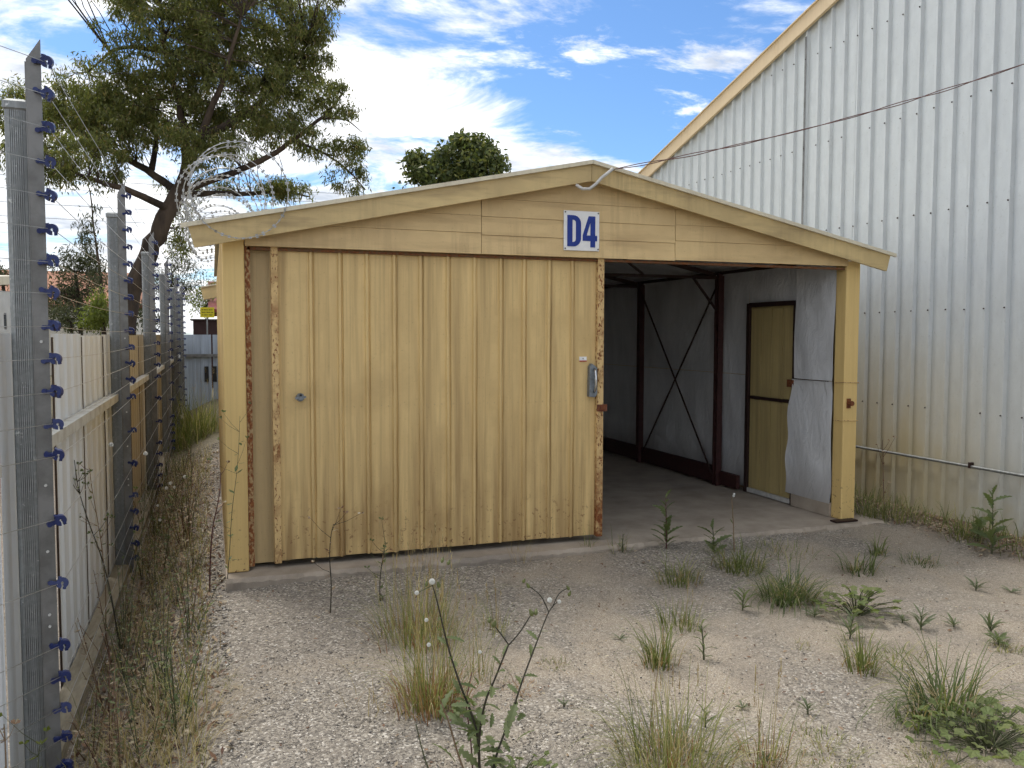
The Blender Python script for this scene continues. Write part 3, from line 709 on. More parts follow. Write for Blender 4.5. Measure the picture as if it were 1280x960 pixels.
# ------------------------------------------------------------------ sheet steel fence on the left
XS = -.88
def fence_panel(b, y0, y1, z0, z1, x, rib=.012, n=4):
    prof = []; w = y1-y0
    for i in range(n):
        a = y0+w*i/n; c = w/n; prof += [(a,0),(a+c*.55,0),(a+c*.65,rib),(a+c*.9,rib),(a+c*.98,0)]
    prof.append((y1,0)); M = len(prof)
    return b.add([(x+d,a,z0) for a,d in prof]+[(x+d,a,z1) for a,d in prof], [(i,i+1,M+i+1,M+i) for i in range(M-1)])
wf = empty('steel_fence', (XS,0,-.4), 'pale grey-white steel sheet fence on the left behind the electric fence', 'fence')
cf = empty('steel_fence', (XS,8,-.4), 'tan steel sheet fence farther along, beyond the white fence', 'fence')
ed = [-6.6,-5.5,-4.4,-3.2,-2.03,-.88,.17,1.31,2.33]
YB = -2.03                                   # the fence line turns away to the left at the nearest post
def bend(b):
    b.v = [p if p[1] >= YB else (XS-.6*(YB-p[1])+.8*(p[0]-XS), YB-.8*(YB-p[1])-.6*(p[0]-XS), p[2]) for p in b.v]; return b
for a, c in zip(ed[:-1], ed[1:]): bend(fence_panel(MB(), a+.012, c-.012, -.5, 1.60+random.uniform(-.008,.008), XS+random.uniform(-.006,.006))).build('fence_sheet', MAT['white_sheet'], wf)
y = 2.35
while y < 17.2:
    fence_panel(MB(), y+.012, y+1.15-.012, -.5, 1.60+random.uniform(-.01,.01), XS+random.uniform(-.008,.008)).build('fence_sheet', MAT['cream_sheet'], cf); y += 1.15
def hollow_rail(b, x0, x1, z0, z1, y0, y1, t=.004):
    b.box(x0,y0,z0,x1,y1,z0+t); b.box(x0,y0,z1-t,x1,y1,z1); b.box(x0,y0,z0+t,x0+t,y1,z1-t); b.box(x1-t,y0,z0+t,x1,y1,z1-t); return b
hollow_rail(MB(), XS+.018, XS+.085, 1.06, 1.12, -1.70, 2.33).build('mid_rail', MAT['rail'], wf)
bend(hollow_rail(MB(), XS+.018, XS+.085, 1.04, 1.09, -6.6, -2.10)).build('mid_rail', MAT['rail'], wf)
hollow_rail(MB(), XS+.018, XS+.085, 1.06, 1.12, 2.36, 17.2).build('mid_rail', MAT['rail'], cf)
bend(MB().box(XS+.02,-6.6,-.50,XS+.135,-2.04,-.29)).build('plinth_board', MAT['plinth'], wf); MB().box(XS+.02,-2.02,-.50,XS+.135,2.33,-.29).build('plinth_board', MAT['plinth'], wf); MB().box(XS+.02,2.36,-.50,XS+.135,17.2,-.29).build('plinth_board', MAT['plinth'], cf)
# dark strips over the sheet joints stand in for the shade in the gaps
for y in (-.88,.17,1.31): MB().box(XS+.013,y-.022,-.45,XS+.0165,y+.022,1.585).build('joint_shade', MAT['dark_steel'], wf)
for y in (3.5,4.65,5.8,6.95,8.1): MB().box(XS+.013,y-.022,-.45,XS+.0165,y+.022,1.585).build('joint_shade', MAT['dark_steel'], cf)
bend(MB().box(XS+.013,-3.225,-.45,XS+.0165,-3.18,1.585)).build('joint_shade', MAT['dark_steel'], wf); bend(MB().box(XS+.013,-2.30,-.45,XS+.0165,-2.28,1.585)).build('joint_shade', MAT['dark_steel'], wf)
# fence across the far end
bf = empty('steel_fence', (.3,17.4,-.3), 'blue-grey steel sheet fence across the far end of the alley', 'fence')
x = -.86
while x < 4:
    prof = []
    b = MB(); pr = []
    for i in range(4):
        a = x+.012+i*.19; pr += [(a,0),(a+.10,0),(a+.115,-.012),(a+.165,-.012),(a+.18,0)]
    M = len(pr); b.add([(a,17.4+d,-.4) for a,d in pr]+[(a,17.4+d,1.6) for a,d in pr], [(i,i+1,M+i+1,M+i) for i in range(M-1)]); b.build('fence_sheet', MAT['grey_sheet'], bf); x += .79
MB().box(-.85,17.30,1.03,4.0,17.38,1.10).build('mid_rail', MAT['bar'], bf)
for x in (-.22,-.02): MB().box(x-.05,17.375,.38,x+.05,17.387,.78).build('vent_slot', MAT['black'], bf)

# ------------------------------------------------------------------ electric fence
ZI = [2.706,2.575,2.443,2.304,2.168,2.034,1.897,1.769,1.633,1.5,1.36,1.23,1.092,.828,.554,.289,.157,.021,-.112,-.234]
XI = -.683
def ring(cx_, cz_, r0, r1, a0, a1, y0, y1, n):
    vs = []
    for i in range(n+1):
        a = a0+(a1-a0)*i/n; c_, s_ = math.cos(a), math.sin(a)
        vs += [(cx_+r0*c_,y0,cz_+r0*s_),(cx_+r1*c_,y0,cz_+r1*s_),(cx_+r1*c_,y1,cz_+r1*s_),(cx_+r0*c_,y1,cz_+r0*s_)]
    fs = [(i*4+k,(i+1)*4+k,(i+1)*4+(k+1)%4,i*4+(k+1)%4) for i in range(n) for k in range(4)]
    return vs, fs+[(3,2,1,0),(n*4,n*4+1,n*4+2,n*4+3)]
b = MB(); v, f = ring(0,0,.007,.0275,math.radians(-62),math.radians(262),-.013,.013,15); b.add(v,f)
b.box(-.050,-.009,-.011,-.022,.009,.007); b.tube([(-.052,-.012,-.001),(-.052,.010,-.001)],.0125,8); b.box(-.020,-.016,.014,-.008,.016,.032)
b.box(.006,-.007,-.030,.020,.007,-.018)
ins_me = b.build('insulator', MAT['blue_plastic']).data
bpy.data.objects.remove(bpy.data.objects['insulator'])
b = MB(); b.tube([(0,-.004,0),(0,.012,0)], .006, 6); me_bolt = b.build('bolt_head', MAT['far_white']).data; bpy.data.objects.remove(bpy.data.objects['bolt_head'])
ordn = ['nearest','second nearest','third nearest','fourth nearest','fifth nearest','farthest']
def post_profile():
    x0, x1, y0, y1, r = -.852, -.764, -.028, .032, .018; p = []
    nb = 7
    for i in range(nb):                      # ribbed front
        a = x0+r+(x1-x0-2*r)*i/nb; c_ = (x1-x0-2*r)/nb; p += [(a,y0),(a+c_*.55,y0),(a+c_*.65,y0+.004),(a+c_*.9,y0+.004)]
    for i in range(4): t = -math.pi/2+math.pi/2*i/3; p.append((x1-r+r*math.cos(t), y0+r+r*math.sin(t)))
    for i in range(4): t = math.pi/2*i/3; p.append((x1-r+r*math.cos(t), y1-r+r*math.sin(t)))
    for i in range(4): t = math.pi/2+math.pi/2*i/3; p.append((x0+r+r*math.cos(t), y1-r+r*math.sin(t)))
    for i in range(4): t = math.pi+math.pi/2*i/3; p.append((x0+r+r*math.cos(t), y0+r+r*math.sin(t)))
    return p
for kk in range(6):
    Y = -1.90+3.5613*kk; dz = random.uniform(-.04,.04) if kk else 0
    e = empty('electric_fence_post', (-.8,Y,-.4), f'{ordn[kk]} galvanised post of the electric fence, with a column of blue insulators' if kk < 5 else 'farthest galvanised electric fence post at the end of the alley', 'fence post', 'electric fence posts')
    top = 2.545+dz
    b = MB(); b.prism(post_profile()[::-1], lambda x,y:(x,y+Y,-.5), lambda x,y:(x,y+Y,top)); b.build('post', MAT['galv'], e)
    b = MB(); b.bbox(-.857,Y-.034,top-.035,-.759,Y+.038,top+.012,.010); b.build('post_cap', MAT['galv'], e)
    b = MB(); zt = 2.80+dz
    b.prism([(-.762,-.45),(-.708,-.45),(-.708,zt),(-.762,zt-.085)][::-1], lambda x,z:(x,Y-.046,z), lambda x,z:(x,Y-.040,z))
    b.box(-.767,Y-.046,-.45,-.7625,Y-.029,zt-.095); b.build('insulator_bar', MAT['bar'], e)
    for z in ZI:
        inst('insulator', ins_me, e, (XI+.8, -.06, z+.4+random.uniform(-.006,.006)), (random.uniform(-.25,.25), random.uniform(-.35,.35), random.uniform(-.35,.35)), .84*random.uniform(.93,1.05))
    if kk < 2:
        for z in (1.57,.97,.69,.42,.37): inst('bolt_head', me_bolt, e, (-.735+.8,-.05,z+.4))
wl_ = ['topmost','second','third','fourth','fifth','sixth','seventh','eighth','ninth','tenth','eleventh','twelfth','thirteenth','fourteenth','fifteenth','sixteenth','seventeenth','eighteenth','nineteenth','lowest']
for i, z in enumerate(ZI):
    b = MB(); pts = []
    for kk in range(-2, 5):
        for t in range(0, 6):
            s_ = t/6; yv = -1.954+3.5613*(kk+s_)
            if yv < -7: continue
            if kk < 0: pts.append((XI-.6*(-1.954-yv), -1.954-.8*(-1.954-yv), z-.016*4*s_*(1-s_))); continue
            pts.append((XI+random.uniform(-.001,.001), yv-.0, z-.016*4*s_*(1-s_)*(.6+.6*((i*37)%10)/10)))
    pts.append((XI, -1.954+3.5613*5, z))
    o = b.tube(pts, .0017, 4).build('fence_wire', MAT['wire'])
    tag(o, f'{wl_[i]} wire from the top strung between the electric fence posts' if 0 < i < 19 else f'{wl_[i]} wire strung between the electric fence posts', 'wire', 'electric fence wires')

# ------------------------------------------------------------------ trees
def leafcloud(cent, rad, per, ll, lw, droop=.8, seed=0):
    g = np.random.default_rng(seed); C = np.repeat(np.array([tuple(c) for c in cent]), per, 0); n = len(C)
    R = np.repeat(np.array(rad), per)[:, None] if not np.isscalar(rad) else rad
    d = g.normal(size=(n,3)); d /= np.linalg.norm(d,axis=1)[:,None]; P = C + d*(g.random((n,1))**.55)*R*np.array([1,1,.8])
    D = g.normal(size=(n,3)); D[:,2] -= droop*1.6; D /= np.linalg.norm(D,axis=1)[:,None]
    U = np.cross(D, g.normal(size=(n,3))); U /= np.linalg.norm(U,axis=1)[:,None]
    l = ll*g.uniform(.6,1.25,(n,1)); w = lw*g.uniform(.7,1.2,(n,1))
    Vv = np.stack([P, P+D*l*.45+U*w*.5, P+D*l, P+D*l*.45-U*w*.5], 1).reshape(-1,3)
    return Vv, np.arange(n*4).reshape(-1,4)
def curve_pts(pts, k=4):
    out = []; P = [Vector(p) for p in pts]
    for i in range(len(P)-1):
        a, b_, c_, d = P[max(i-1,0)], P[i], P[i+1], P[min(i+2,len(P)-1)]
        for j in range(k):
            t = j/k; out.append(.5*((2*b_)+(c_-a)*t+(2*a-5*b_+4*c_-d)*t*t+(3*b_-a-3*c_+d)*t**3))
    return out+[P[-1]]
def tree(name, label, base, limbs, lobes, mat, ll, lw, per, crad, Y, droop=.8, group=None, seed=1, twig=.012, tmat='bark'):
    rs = random.Random(seed); e = empty(name, base, label, 'tree', group)
    b = MB(); segs = []
    for pts, r0, r1 in limbs:
        p = curve_pts(pts); p = [q+Vector((rs.uniform(-1,1),rs.uniform(-1,1),rs.uniform(-1,1)))*r0*.18 for q in p]
        b.tube(p, r0, 8, r1); segs += p
    cents, rads = [], []
    for (px, py, dy, rx, ry, n) in lobes:
        c_ = at(px, py, 1, Y+dy); s_ = (c_-CAM).dot(FWD)/F
        for i in range(n):
            while True:
                q = Vector((rs.uniform(-1,1), rs.uniform(-1,1), rs.uniform(-1,1)))
                if q.length < 1: break
            cents.append(c_+Vector((q.x*rx*s_, q.y*rx*s_*.8, q.z*ry*s_))); rads.append(crad*rs.uniform(.55,1.3))
    tr = b.build('trunk', MAT[tmat], e, smooth=True)
    tw = MB()
    for c_ in cents:
        q = min(segs, key=lambda p: (p-c_).length + (max(0,p.z-c_.z))*.5)
        mid = (q+c_)/2+Vector((rs.uniform(-.3,.3),rs.uniform(-.3,.3),rs.uniform(0,.35)))*min(1,(c_-q).length*.4)
        tw.tube([q, mid, c_, c_+(c_-mid)*.25], twig*min(2.2,.6+(c_-q).length*.5), 4, twig*.3, cap=False)
    tw.build('twigs', MAT[tmat], e)
    v, f = leafcloud(cents, rads, per, ll, lw, droop, seed)
    o = np_mesh('crown', v-np.array(tuple(base)), f, MAT[mat], k=4); o.parent = e
    return e
YT = 20
def px(*pts, Y=YT): return [at(a, b_, 1, Y+(c_ if c_ else 0)) for a, b_, c_ in pts]
tb = at(150,470,1,YT); tb.z = -.25
limbs = [([tb+Vector((0,0,-.2))]+px((158,400,0),(172,345,0),(190,305,0),(212,264,0),(228,232,0)), .28, .22),
 (px((224,242,0),(233,190,.2),(224,130,.4),(207,65,.6),(200,-10,.6)), .16, .03),
 (px((226,238,0),(252,165,-.6),(280,95,-1),(302,20,-1.2)), .14, .03),
 (px((222,240,0),(182,212,.6),(140,190,1.2),(92,160,1.6),(48,140,2)), .12, .03),
 (px((228,238,0),(290,216,-.5),(335,196,-.9),(370,172,-1.2),(405,145,-1.4),(428,118,-1.4)), .11, .03),
 (px((365,176,-1.2),(398,188,-1.3),(432,210,-1.5),(456,236,-1.5)), .045, .012),
 (px((212,262,0),(165,240,-.8),(122,226,-1.3),(82,212,-1.6)), .12, .03),
 (px((250,172,-.6),(310,140,-.2),(350,100,.3),(382,58,.6)), .13, .03),
 (px((226,242,0),(300,242,1),(350,240,1.5),(388,246,1.8)), .10, .02),
 (px((207,65,.6),(150,60,1),(110,90,1.4)), .08, .02), (px((190,212,.6),(195,150,1.4),(160,110,2)), .09, .02),
 (px((405,148,-1.4),(432,150,-1.2),(452,165,-1)), .035, .008), (px((398,188,-1.3),(420,195,-1.1),(436,185,-1)), .025, .008)]
lobes = [(215,50,0,88,55,120),(295,40,.5,100,62,130),(130,120,1,72,48,72),(70,155,1.5,60,50,58),(28,140,1.8,36,36,28),(200,135,1,80,44,95),
 (305,115,0,85,48,110),(368,85,.4,50,50,55),(385,40,.6,34,45,36),(100,200,-1,62,30,44),(255,185,-.6,60,26,34),(415,128,-1.4,32,26,20),(436,205,-1.4,22,38,16),
 (352,236,1.5,36,10,22),(170,-35,0,130,40,90),(330,-30,0,110,40,80),(55,205,-1.4,36,24,10),(150,165,.4,66,28,44),(335,160,-.6,55,20,22),
 (240,285,.8,36,40,10),(395,175,-1.2,40,18,14),(20,195,1,20,20,4),(250,228,1.5,46,14,9),(300,182,1,60,16,14)]
tree('gum_tree', 'large gum tree with leaning trunk rising behind the left fence', tb, limbs, lobes, 'gum_leaf', .16, .036, 104, .385, YT, 1.0, seed=5, twig=.014)
# broad tree behind the shed roof
Y2 = 18; b0 = Vector((6.6,Y2,-.1)); top = at(575,260,1,Y2)
tree('broadleaf_tree', 'round broadleaf tree showing above the shed roof', b0, [([b0,Vector((6.6,Y2,2)),top],.22,.12),([top]+px((560,215,0),(535,205,.4),(515,200,.5),Y=Y2),.08,.02),([top]+px((590,215,0),(600,190,0),(595,175,0),Y=Y2),.08,.02),([top]+px((615,220,0),(628,205,-.3),Y=Y2),.05,.02)],
 [(522,208,.4,17,18,26),(548,215,0,24,22,34),(585,200,0,38,30,90),(610,212,-.3,26,22,40),(575,240,0,75,20,60),(592,180,0,24,11,24)], 'broad_leaf', .17, .085, 34, .27, Y2, .3, seed=8, twig=.008)
# small trees and shrubs beyond the left fence
def small(name, label, bx, by, Y, lobes, mat, ll=.15, lw=.04, per=45, crad=.4, seed=3, r=.09, group='trees beyond the left fence'):
    p = at(bx, by, 1, Y); g = Vector((p.x, p.y, -.25))
    tree(name, label, g, [([g, (g+p)/2+Vector((.1,0,0)), p], r, r*.5)], lobes, mat, ll, lw, per, crad, Y, .6, group, seed, .008)
small('shrub_tree', 'dark bushy tree beyond the fence, left of the second fence post', 95, 340, 24, [(95,345,0,34,32,46),(70,372,.5,28,22,26),(112,325,0,16,24,14),(100,395,0,45,20,30)], 'dark_leaf', seed=11)
small('shrub', 'bright lime green shrub just above the white fence top', 128, 390, 13, [(128,385,0,17,20,26),(118,398,0,20,12,14)], 'lime_leaf', .10, .03, 40, .22, 12, .04)
small('shrub', 'dull grey-green shrub low above the fence beside the lime shrub', 88, 402, 14, [(86,396,0,26,12,16)], 'dark_leaf', .09, .03, 40, .25, 13, .04)
tp = [at(112,235,1,17), at(118,290,1,17), at(125,340,1,17), at(129,400,1,17)]
gb = Vector((tp[-1].x,17,-.25))
tree('slender_tree', 'thin dark tree stem with hanging foliage between the first two fence posts', gb, [([gb]+tp[::-1], .055, .012)], [(112,285,0,14,40,12),(120,345,0,12,30,8)], 'dark_leaf', .14, .03, 34, .28, 17, 1.1, 'trees beyond the left fence', 21, .006)
small('conifer', 'feathery grey-green tree behind the far end of the fence', 215, 380, 30, [(205,345,0,30,34,34),(235,355,0,26,30,26),(222,320,0,18,20,12)], 'dark_leaf', .18, .03, 50, .5, 14, .1)
small('shrub', 'pale green shrub behind the far blue-grey fence', 258, 385, 27, [(252,378,0,18,16,16),(268,360,0,8,10,6)], 'lime_leaf', .12, .04, 40, .35, 15, .05)
small('shrub_tree', 'dark tree top at the left edge above the white shed', 2, 340, 26, [(0,340,0,16,14,14),(-25,345,0,26,22,20)], 'dark_leaf', .14, .04, 40, .4, 16)
small('shrub_tree', 'dark foliage low between the second and third fence posts', 180, 395, 22, [(182,395,0,22,18,18)], 'dark_leaf', .14, .04, 40, .4, 17)

# ------------------------------------------------------------------ far buildings
def house(name, label, x0, x1, y0, y1, zw, zr, wm, rm, win=(), axis='x'):
    e = empty(name, ((x0+x1)/2,(y0+y1)/2,-.3), label, 'building')
    MB().box(x0,y0,-.3,x1,y1,zw).build('wall', MAT[wm], e)
    ym = (y0+y1)/2; b = MB(); o_ = .35
    b.add([(x0-o_,y0-o_,zw-.05),(x1+o_,y0-o_,zw-.05),(x1+o_,ym,zr),(x0-o_,ym,zr),(x0-o_,y1+o_,zw-.05),(x1+o_,y1+o_,zw-.05),(x0-o_,y0-o_,zw+.06),(x1+o_,y0-o_,zw+.06),(x1+o_,ym,zr+.11),(x0-o_,ym,zr+.11)],
          [(0,1,7,6),(6,7,8,9),(1,2,8,7),(0,6,9,3),(9,8,5,4),(0,3,2,1),(3,4,5,2)]); b.build('roof', MAT[rm], e)
    for a, z0, c_, z1 in win:
        w = MB().box(a,y0-.04,z0,c_,y0-.01,z1).build('window', MAT['far_white'], e); MB().box(a+.06,y0-.055,z0+.06,c_-.06,y0-.042,z1-.06).build('pane', MAT['glass_dark'], w)
    return e
q = at(258,396,1,27); house('house', 'low house with dark red roof beyond the far end fence', q.x+.42, q.x+6, 26.5, 33, 2.45, 3.6, 'far_wall', 'roof_red', ((q.x+.6,1.2,q.x+1.2,2.2),))
q = at(256,400,1,23.5); hb = empty('site_hut', (q.x+.4,23.5,-.3), 'dark maroon hut behind the far end fence under the yellow sign', 'hut')
MB().box(q.x-.35,23,-.3,q.x+1.3,24,2.05).build('wall', MAT['maroon'], hb); MB().box(q.x-.42,22.9,2.052,q.x+1.37,24.1,2.10).build('roof', MAT['dark_steel'], hb)
q = at(250,384,1,22.5); q2 = at(268,397,1,22.5)
ys = empty('warning_sign', (q.x+.2,22.5,-.3), 'small yellow warning sign beyond the far end of the alley', 'sign')
MB().box(q.x,22.48,q2.z,q2.x,22.50,q.z).build('panel', MAT['yellow_sign'], ys); MB().tube([(q.x+.2,22.53,-.3),(q.x+.2,22.53,q.z-.05)],.025,6).build('post', MAT['galv'], ys)
b = MB()
for i in range(3):
    for j in range(5):
        xx = q.x+.05+j*.07; zz_ = q.z-.07-i*.08
        b.box(xx,22.468,zz_-.02,xx+.035+.02*((i+j)%2),22.478,zz_)
b = b.build('lettering', MAT['black'], ys); b['kind'] = 'stuff'
q = at(20,345,1,9.5); q.x -= .42
ws = empty('white_shed', (q.x-2,9.5,-.3), 'white sheet shed with a dark window at the left edge beyond the fence', 'shed')
MB().box(q.x-4.5,9.5,-.3,q.x,13,2.34).build('wall', MAT['far_white'], ws)
MB().prism([(9.3,2.50),(9.3,2.36),(13.2,2.62),(13.2,2.76)], lambda a,z:(q.x-4.6,a,z), lambda a,z:(q.x+.1,a,z)).build('roof', MAT['flash_paint'], ws)
w0, w1 = at(5,391,1,9.46), at(19,412,1,9.46)
w = MB().box(w0.x,9.45,w1.z,w1.x-.12,9.49,w0.z).build('window', MAT['bar'], ws); MB().box(w0.x+.03,9.435,w1.z+.03,w1.x-.15,9.448,w0.z-.03).build('pane', MAT['glass_dark'], w)
q = at(85,375,1,30); house('house', 'terracotta roofed house glimpsed through the dark tree beyond the fence', q.x-4, q.x+2.2, 30, 37, 2.7, 4.1, 'far_wall', 'terracotta')

# power lines crossing behind the trees
ln = ['highest','second highest','second lowest','lowest']
for i, z in enumerate((10.0,9.6,8.9,8.3)):
    b = MB(); b.tube([(-34+64*t/24, 40+(i-1.5)*.5, z-1.1*4*(t/24)*(1-t/24)) for t in range(25)], .011, 4)
    tag(b.build('power_line', MAT['black']), f'{ln[i]} of the thin power lines crossing the sky behind the trees', 'power line', 'power lines')

# ------------------------------------------------------------------ plants
def blade(b, p0, az, lean, ln_, w, segs=5, curl=1.0, rs=random):
    d = Vector((math.cos(az), math.sin(az), 0)); s_ = Vector((-d.y, d.x, 0)); vs = []
    for i in range(segs+1):
        t = i/segs; ang = lean*(.38+t*t*1.35*curl)
        if i == 0: p = Vector(p0)
        else: p = p + (d*math.sin(ang)+Vector((0,0,math.cos(ang))))*(ln_/segs)
        ww = w*(1-t**1.6)*.5+.0003
        vs += [p-s_*ww, p+s_*ww]
    b.add(vs, [(2*i,2*i+1,2*i+3,2*i+2) for i in range(segs)]); return p
def grass(label, pxy, h, spread, n, mat, lean=(.15,.9), w=.006, curl=1.0, name='grass_clump', group='grass clumps on the sandy yard', seed=None, stalks=0, smat='grass_dry', bias=None, red=0):
    rs = random.Random(seed or int(pxy[0]*7+pxy[1])); g = ground(*pxy); b = MB()
    for i in range(n):
        a = rs.random()*6.283; r = spread*rs.random()**.7*.5; p = (r*math.cos(a), r*math.sin(a), -.01)
        az = a+rs.uniform(-.9,.9)
        if bias is not None and rs.random() < .6: az = bias+rs.uniform(-.7,.7)
        blade(b, p, az, lean[0]*1.3+(lean[1]*1.3-lean[0]*1.3)*rs.random()**.8, h*rs.uniform(.35,1.1), w*rs.uniform(.6,1.2), 5, curl, rs)
    if True:
        e = empty(name, g, label, 'grass', group)
        d_ = MB()
        for i in range(max(8, n//5)):
            a = rs.random()*6.283; r = spread*rs.random()*.6
            blade(d_, (r*math.cos(a), r*math.sin(a), .004), rs.random()*6.283, rs.uniform(1.15,1.6), h*rs.uniform(.3,.75), w*.8, 4, .55, rs)
        o = d_.build('dead_blades', MAT['grass_dry']); o.parent = e; o['kind'] = 'stuff'
        o = b.build('blades', MAT[mat]); o.parent = e; o['kind'] = 'stuff'
        if stalks:
            s_ = MB()
            for i in range(stalks):
                a = rs.random()*6.283; tip = blade(s_, (spread*.3*rs.uniform(-1,1), spread*.3*rs.uniform(-1,1), 0), a, rs.uniform(.08,.42), h*rs.uniform(.9,1.35), .0035, 6, .8, rs)
                for j in range(7):
                    q = tip-Vector((0,0,.012*j)); blade(s_, q, rs.random()*6.28, rs.uniform(.2,.7), .022, .004, 2, .5, rs)
            o = s_.build('seed_stalks', MAT[smat]); o.parent = e; o['kind'] = 'stuff'
        if red:
            s_ = MB()
            for i in range(red):
                a = rs.random()*6.283; r = spread*rs.random()*.6
                blade(s_, (r*math.cos(a), r*math.sin(a), -.01), a+rs.uniform(-.6,.6), rs.uniform(.2,1.15), h*rs.uniform(.15,.42), .0042, 4, 1, rs)
            o = s_.build('dry_base', MAT['grass_red']); o.parent = e; o['kind'] = 'stuff'
        return e
    o = b.build(name, MAT[mat]); o.location = g; return tag(o, label, 'grass', group)

# leaf meshes: lobed thistle leaf, plain lance leaf, round mallow leaf
def leafmesh(nm, mat, lobed, wid, fold=.25, arch=.5, n=10):
    b = MB(); vs = []
    for i in range(n+1):
        t = i/n; w = wid*(math.sin(math.pi*min(1,t*.93+.04))**.8)
        if lobed: w *= (1.0 if i % 2 else .52)
        z = arch*(t-.9*t*t)*.6; vs += [(t, -w, z+fold*w), (t-.03*(i%2), 0, z), (t, w, z+fold*w)]
    b.add(vs, [(3*i+k,3*i+k+1,3*i+3+k+1,3*i+3+k) for i in range(n) for k in (0,1)])
    o = b.build(nm, MAT[mat]); me = o.data; bpy.data.objects.remove(o); return me
LF = {'thistle': leafmesh('thistle_leaf','weed_leaf',True,.20), 'lance': leafmesh('lance_leaf','weed_blue',False,.065,.3,.7,7), 'lanceg': leafmesh('green_leaf','weed_leaf',True,.12,.3,.7,9)}
b = MB(); vs = [(0,0,0)]
for i in range(21):
    a = math.radians(-150+300*i/20); r = .5*(1+.16*math.cos(5*a)); vs.append((.5*0+r*math.cos(a)+.25, r*math.sin(a), .10*abs(math.sin(2.5*a))))
b.add(vs, [(0,i,i+1) for i in range(1,21)]); o = b.build('mallow_leaf', MAT['mallow_leaf']); LF['mallow'] = o.data; bpy.data.objects.remove(o)
def rosette(label, pxy, kind, nl, size, hgt=0.0, up=(.2,.9), cat='weed', name='weed', group='small weeds on the sandy yard', smat='green_stem', seed=None, flower=0):
    rs = random.Random(seed or int(pxy[0]*3+pxy[1]*5)); g = ground(*pxy); e = empty(name, g, label, cat, group)
    if hgt:
        lx, ly = rs.uniform(-.12,.12)*hgt, rs.uniform(-.12,.12)*hgt
        o = MB().tube([(0,0,-.02),(lx*.4,ly*.4,hgt*.5),(lx,ly,hgt)], .0055, 6, .0025).build('stem', MAT[smat]); o.parent = e
    nl = int(nl*(1.7 if kind == 'lance' else 1.25))
    for i in range(nl):
        t = i/max(1,nl-1); az = i*2.4+rs.uniform(-.5,.5); el = rs.uniform(*up)*rs.uniform(.5,1.1)
        z = hgt*(.03+.95*t**1.3); s_ = size*rs.uniform(.5,1.12)*(1-.35*t if hgt else 1)
        inst('leaf', LF[kind], e, ((lx*t if hgt else 0), (ly*t if hgt else 0), z+.004), (rs.uniform(-.6,.6), -el*(1+.3*t if hgt else 1), az), s_)
    if flower:
        for i in range(flower): puff(e, Vector((rs.uniform(-.02,.02), rs.uniform(-.02,.02), hgt+.008+.012*i)), .009)
    return e
_pm = MB()
for i in range(90):
    z = 1-2*(i+.5)/90; a = i*2.39996; r = math.sqrt(1-z*z); d = Vector((r*math.cos(a), r*math.sin(a), z)); u = d.orthogonal().normalized(); w = d.cross(u)
    _pm.add([d*.2, d*1+u*.16, d*1.05+w*.16, d*1-u*.16-w*.05], [(0,1,2),(0,2,3),(0,3,1),(1,3,2)])
o = _pm.build('flower_head', MAT['puff']); PUFF = o.data; bpy.data.objects.remove(o)
_pm = MB(); _pm.tube([(0,0,-.9),(0,0,-.5),(0,0,0),(0,0,.5),(0,0,.9)], [.25,.75,.8,.45,.3], 7); o = _pm.build('bud', MAT['bud']); BUD = o.data; bpy.data.objects.remove(o)
def puff(e, p, r): return inst('flower_head', PUFF, e, p, (random.random(),random.random(),0), r)
def bud(e, p, r): return inst('bud', BUD, e, p, (random.uniform(-.5,.5),random.uniform(-.5,.5),0), (r*.7,r*.7,r))
def mallow(label, pxy, n, rad, size, h, name='mallow', group='small weeds on the sandy yard'):
    rs = random.Random(int(pxy[0]+pxy[1])); g = ground(*pxy); e = empty(name, g, label, 'weed', group); s_ = MB()
    n = int(n*2.1); size *= .62
    for i in range(n):
        a = rs.random()*6.28; r = rad*rs.random()**.6; z = h*rs.uniform(.35,1)*(1-.5*(r/rad)**2); x, y = r*math.cos(a), r*math.sin(a)*.8
        s_.tube([(x*.15,y*.15,0),(x*.6,y*.6,z*.8),(x,y,z)], .002, 4)
        inst('leaf', LF['mallow'], e, (x,y,z), (rs.uniform(-.5,.5), rs.uniform(-.6,.3), a), size*rs.uniform(.6,1.15))
    o = s_.build('stems', MAT['green_stem']); o.parent = e
    return e

# the tall flowering sow thistle in the foreground
YS = -2.95; g = ground(598, 985); YS = g.y
e = empty('sow_thistle', g, 'tall sow thistle with white puffs on dark stems at the bottom edge', 'weed')
def sp(pts, r0, r1, mat, parent, k=4, j=.0):
    P = curve_pts([at(a,b_,1,YS+c_) for a,b_,c_ in pts], k); o = MB().tube(P, r0, 6, r1).build('stem', MAT[mat], parent, smooth=True); return P
P1 = sp([(600,985,0),(598,930,0),(592,900,.01),(575,855,.03),(562,815,.05),(553,780,.06),(546,750,.07),(540,730,.08)], .0056,.0020,'dark_stem',e)
P2 = sp([(600,975,0),(599,925,-.02),(606,880,-.05),(618,850,-.07),(632,815,-.09),(636,805,-.09)], .005,.0028,'dark_stem',e)
P3 = sp([(610,985,0),(622,940,.03),(640,890,.06),(655,845,.08),(672,800,.10),(686,765,.12),(697,752,.13)], .005,.0018,'dark_stem',e)
sp([(636,806,-.09),(650,790,-.1),(664,768,-.12)], .003,.002,'dark_stem',e); sp([(636,806,-.09),(628,795,-.08),(618,782,-.08)], .0028,.002,'dark_stem',e)
sp([(686,765,.12),(676,745,.11),(662,733,.10)], .0024,.0018,'dark_stem',e); sp([(690,760,.12),(699,742,.12),(710,735,.13)],.0024,.0018,'dark_stem',e)
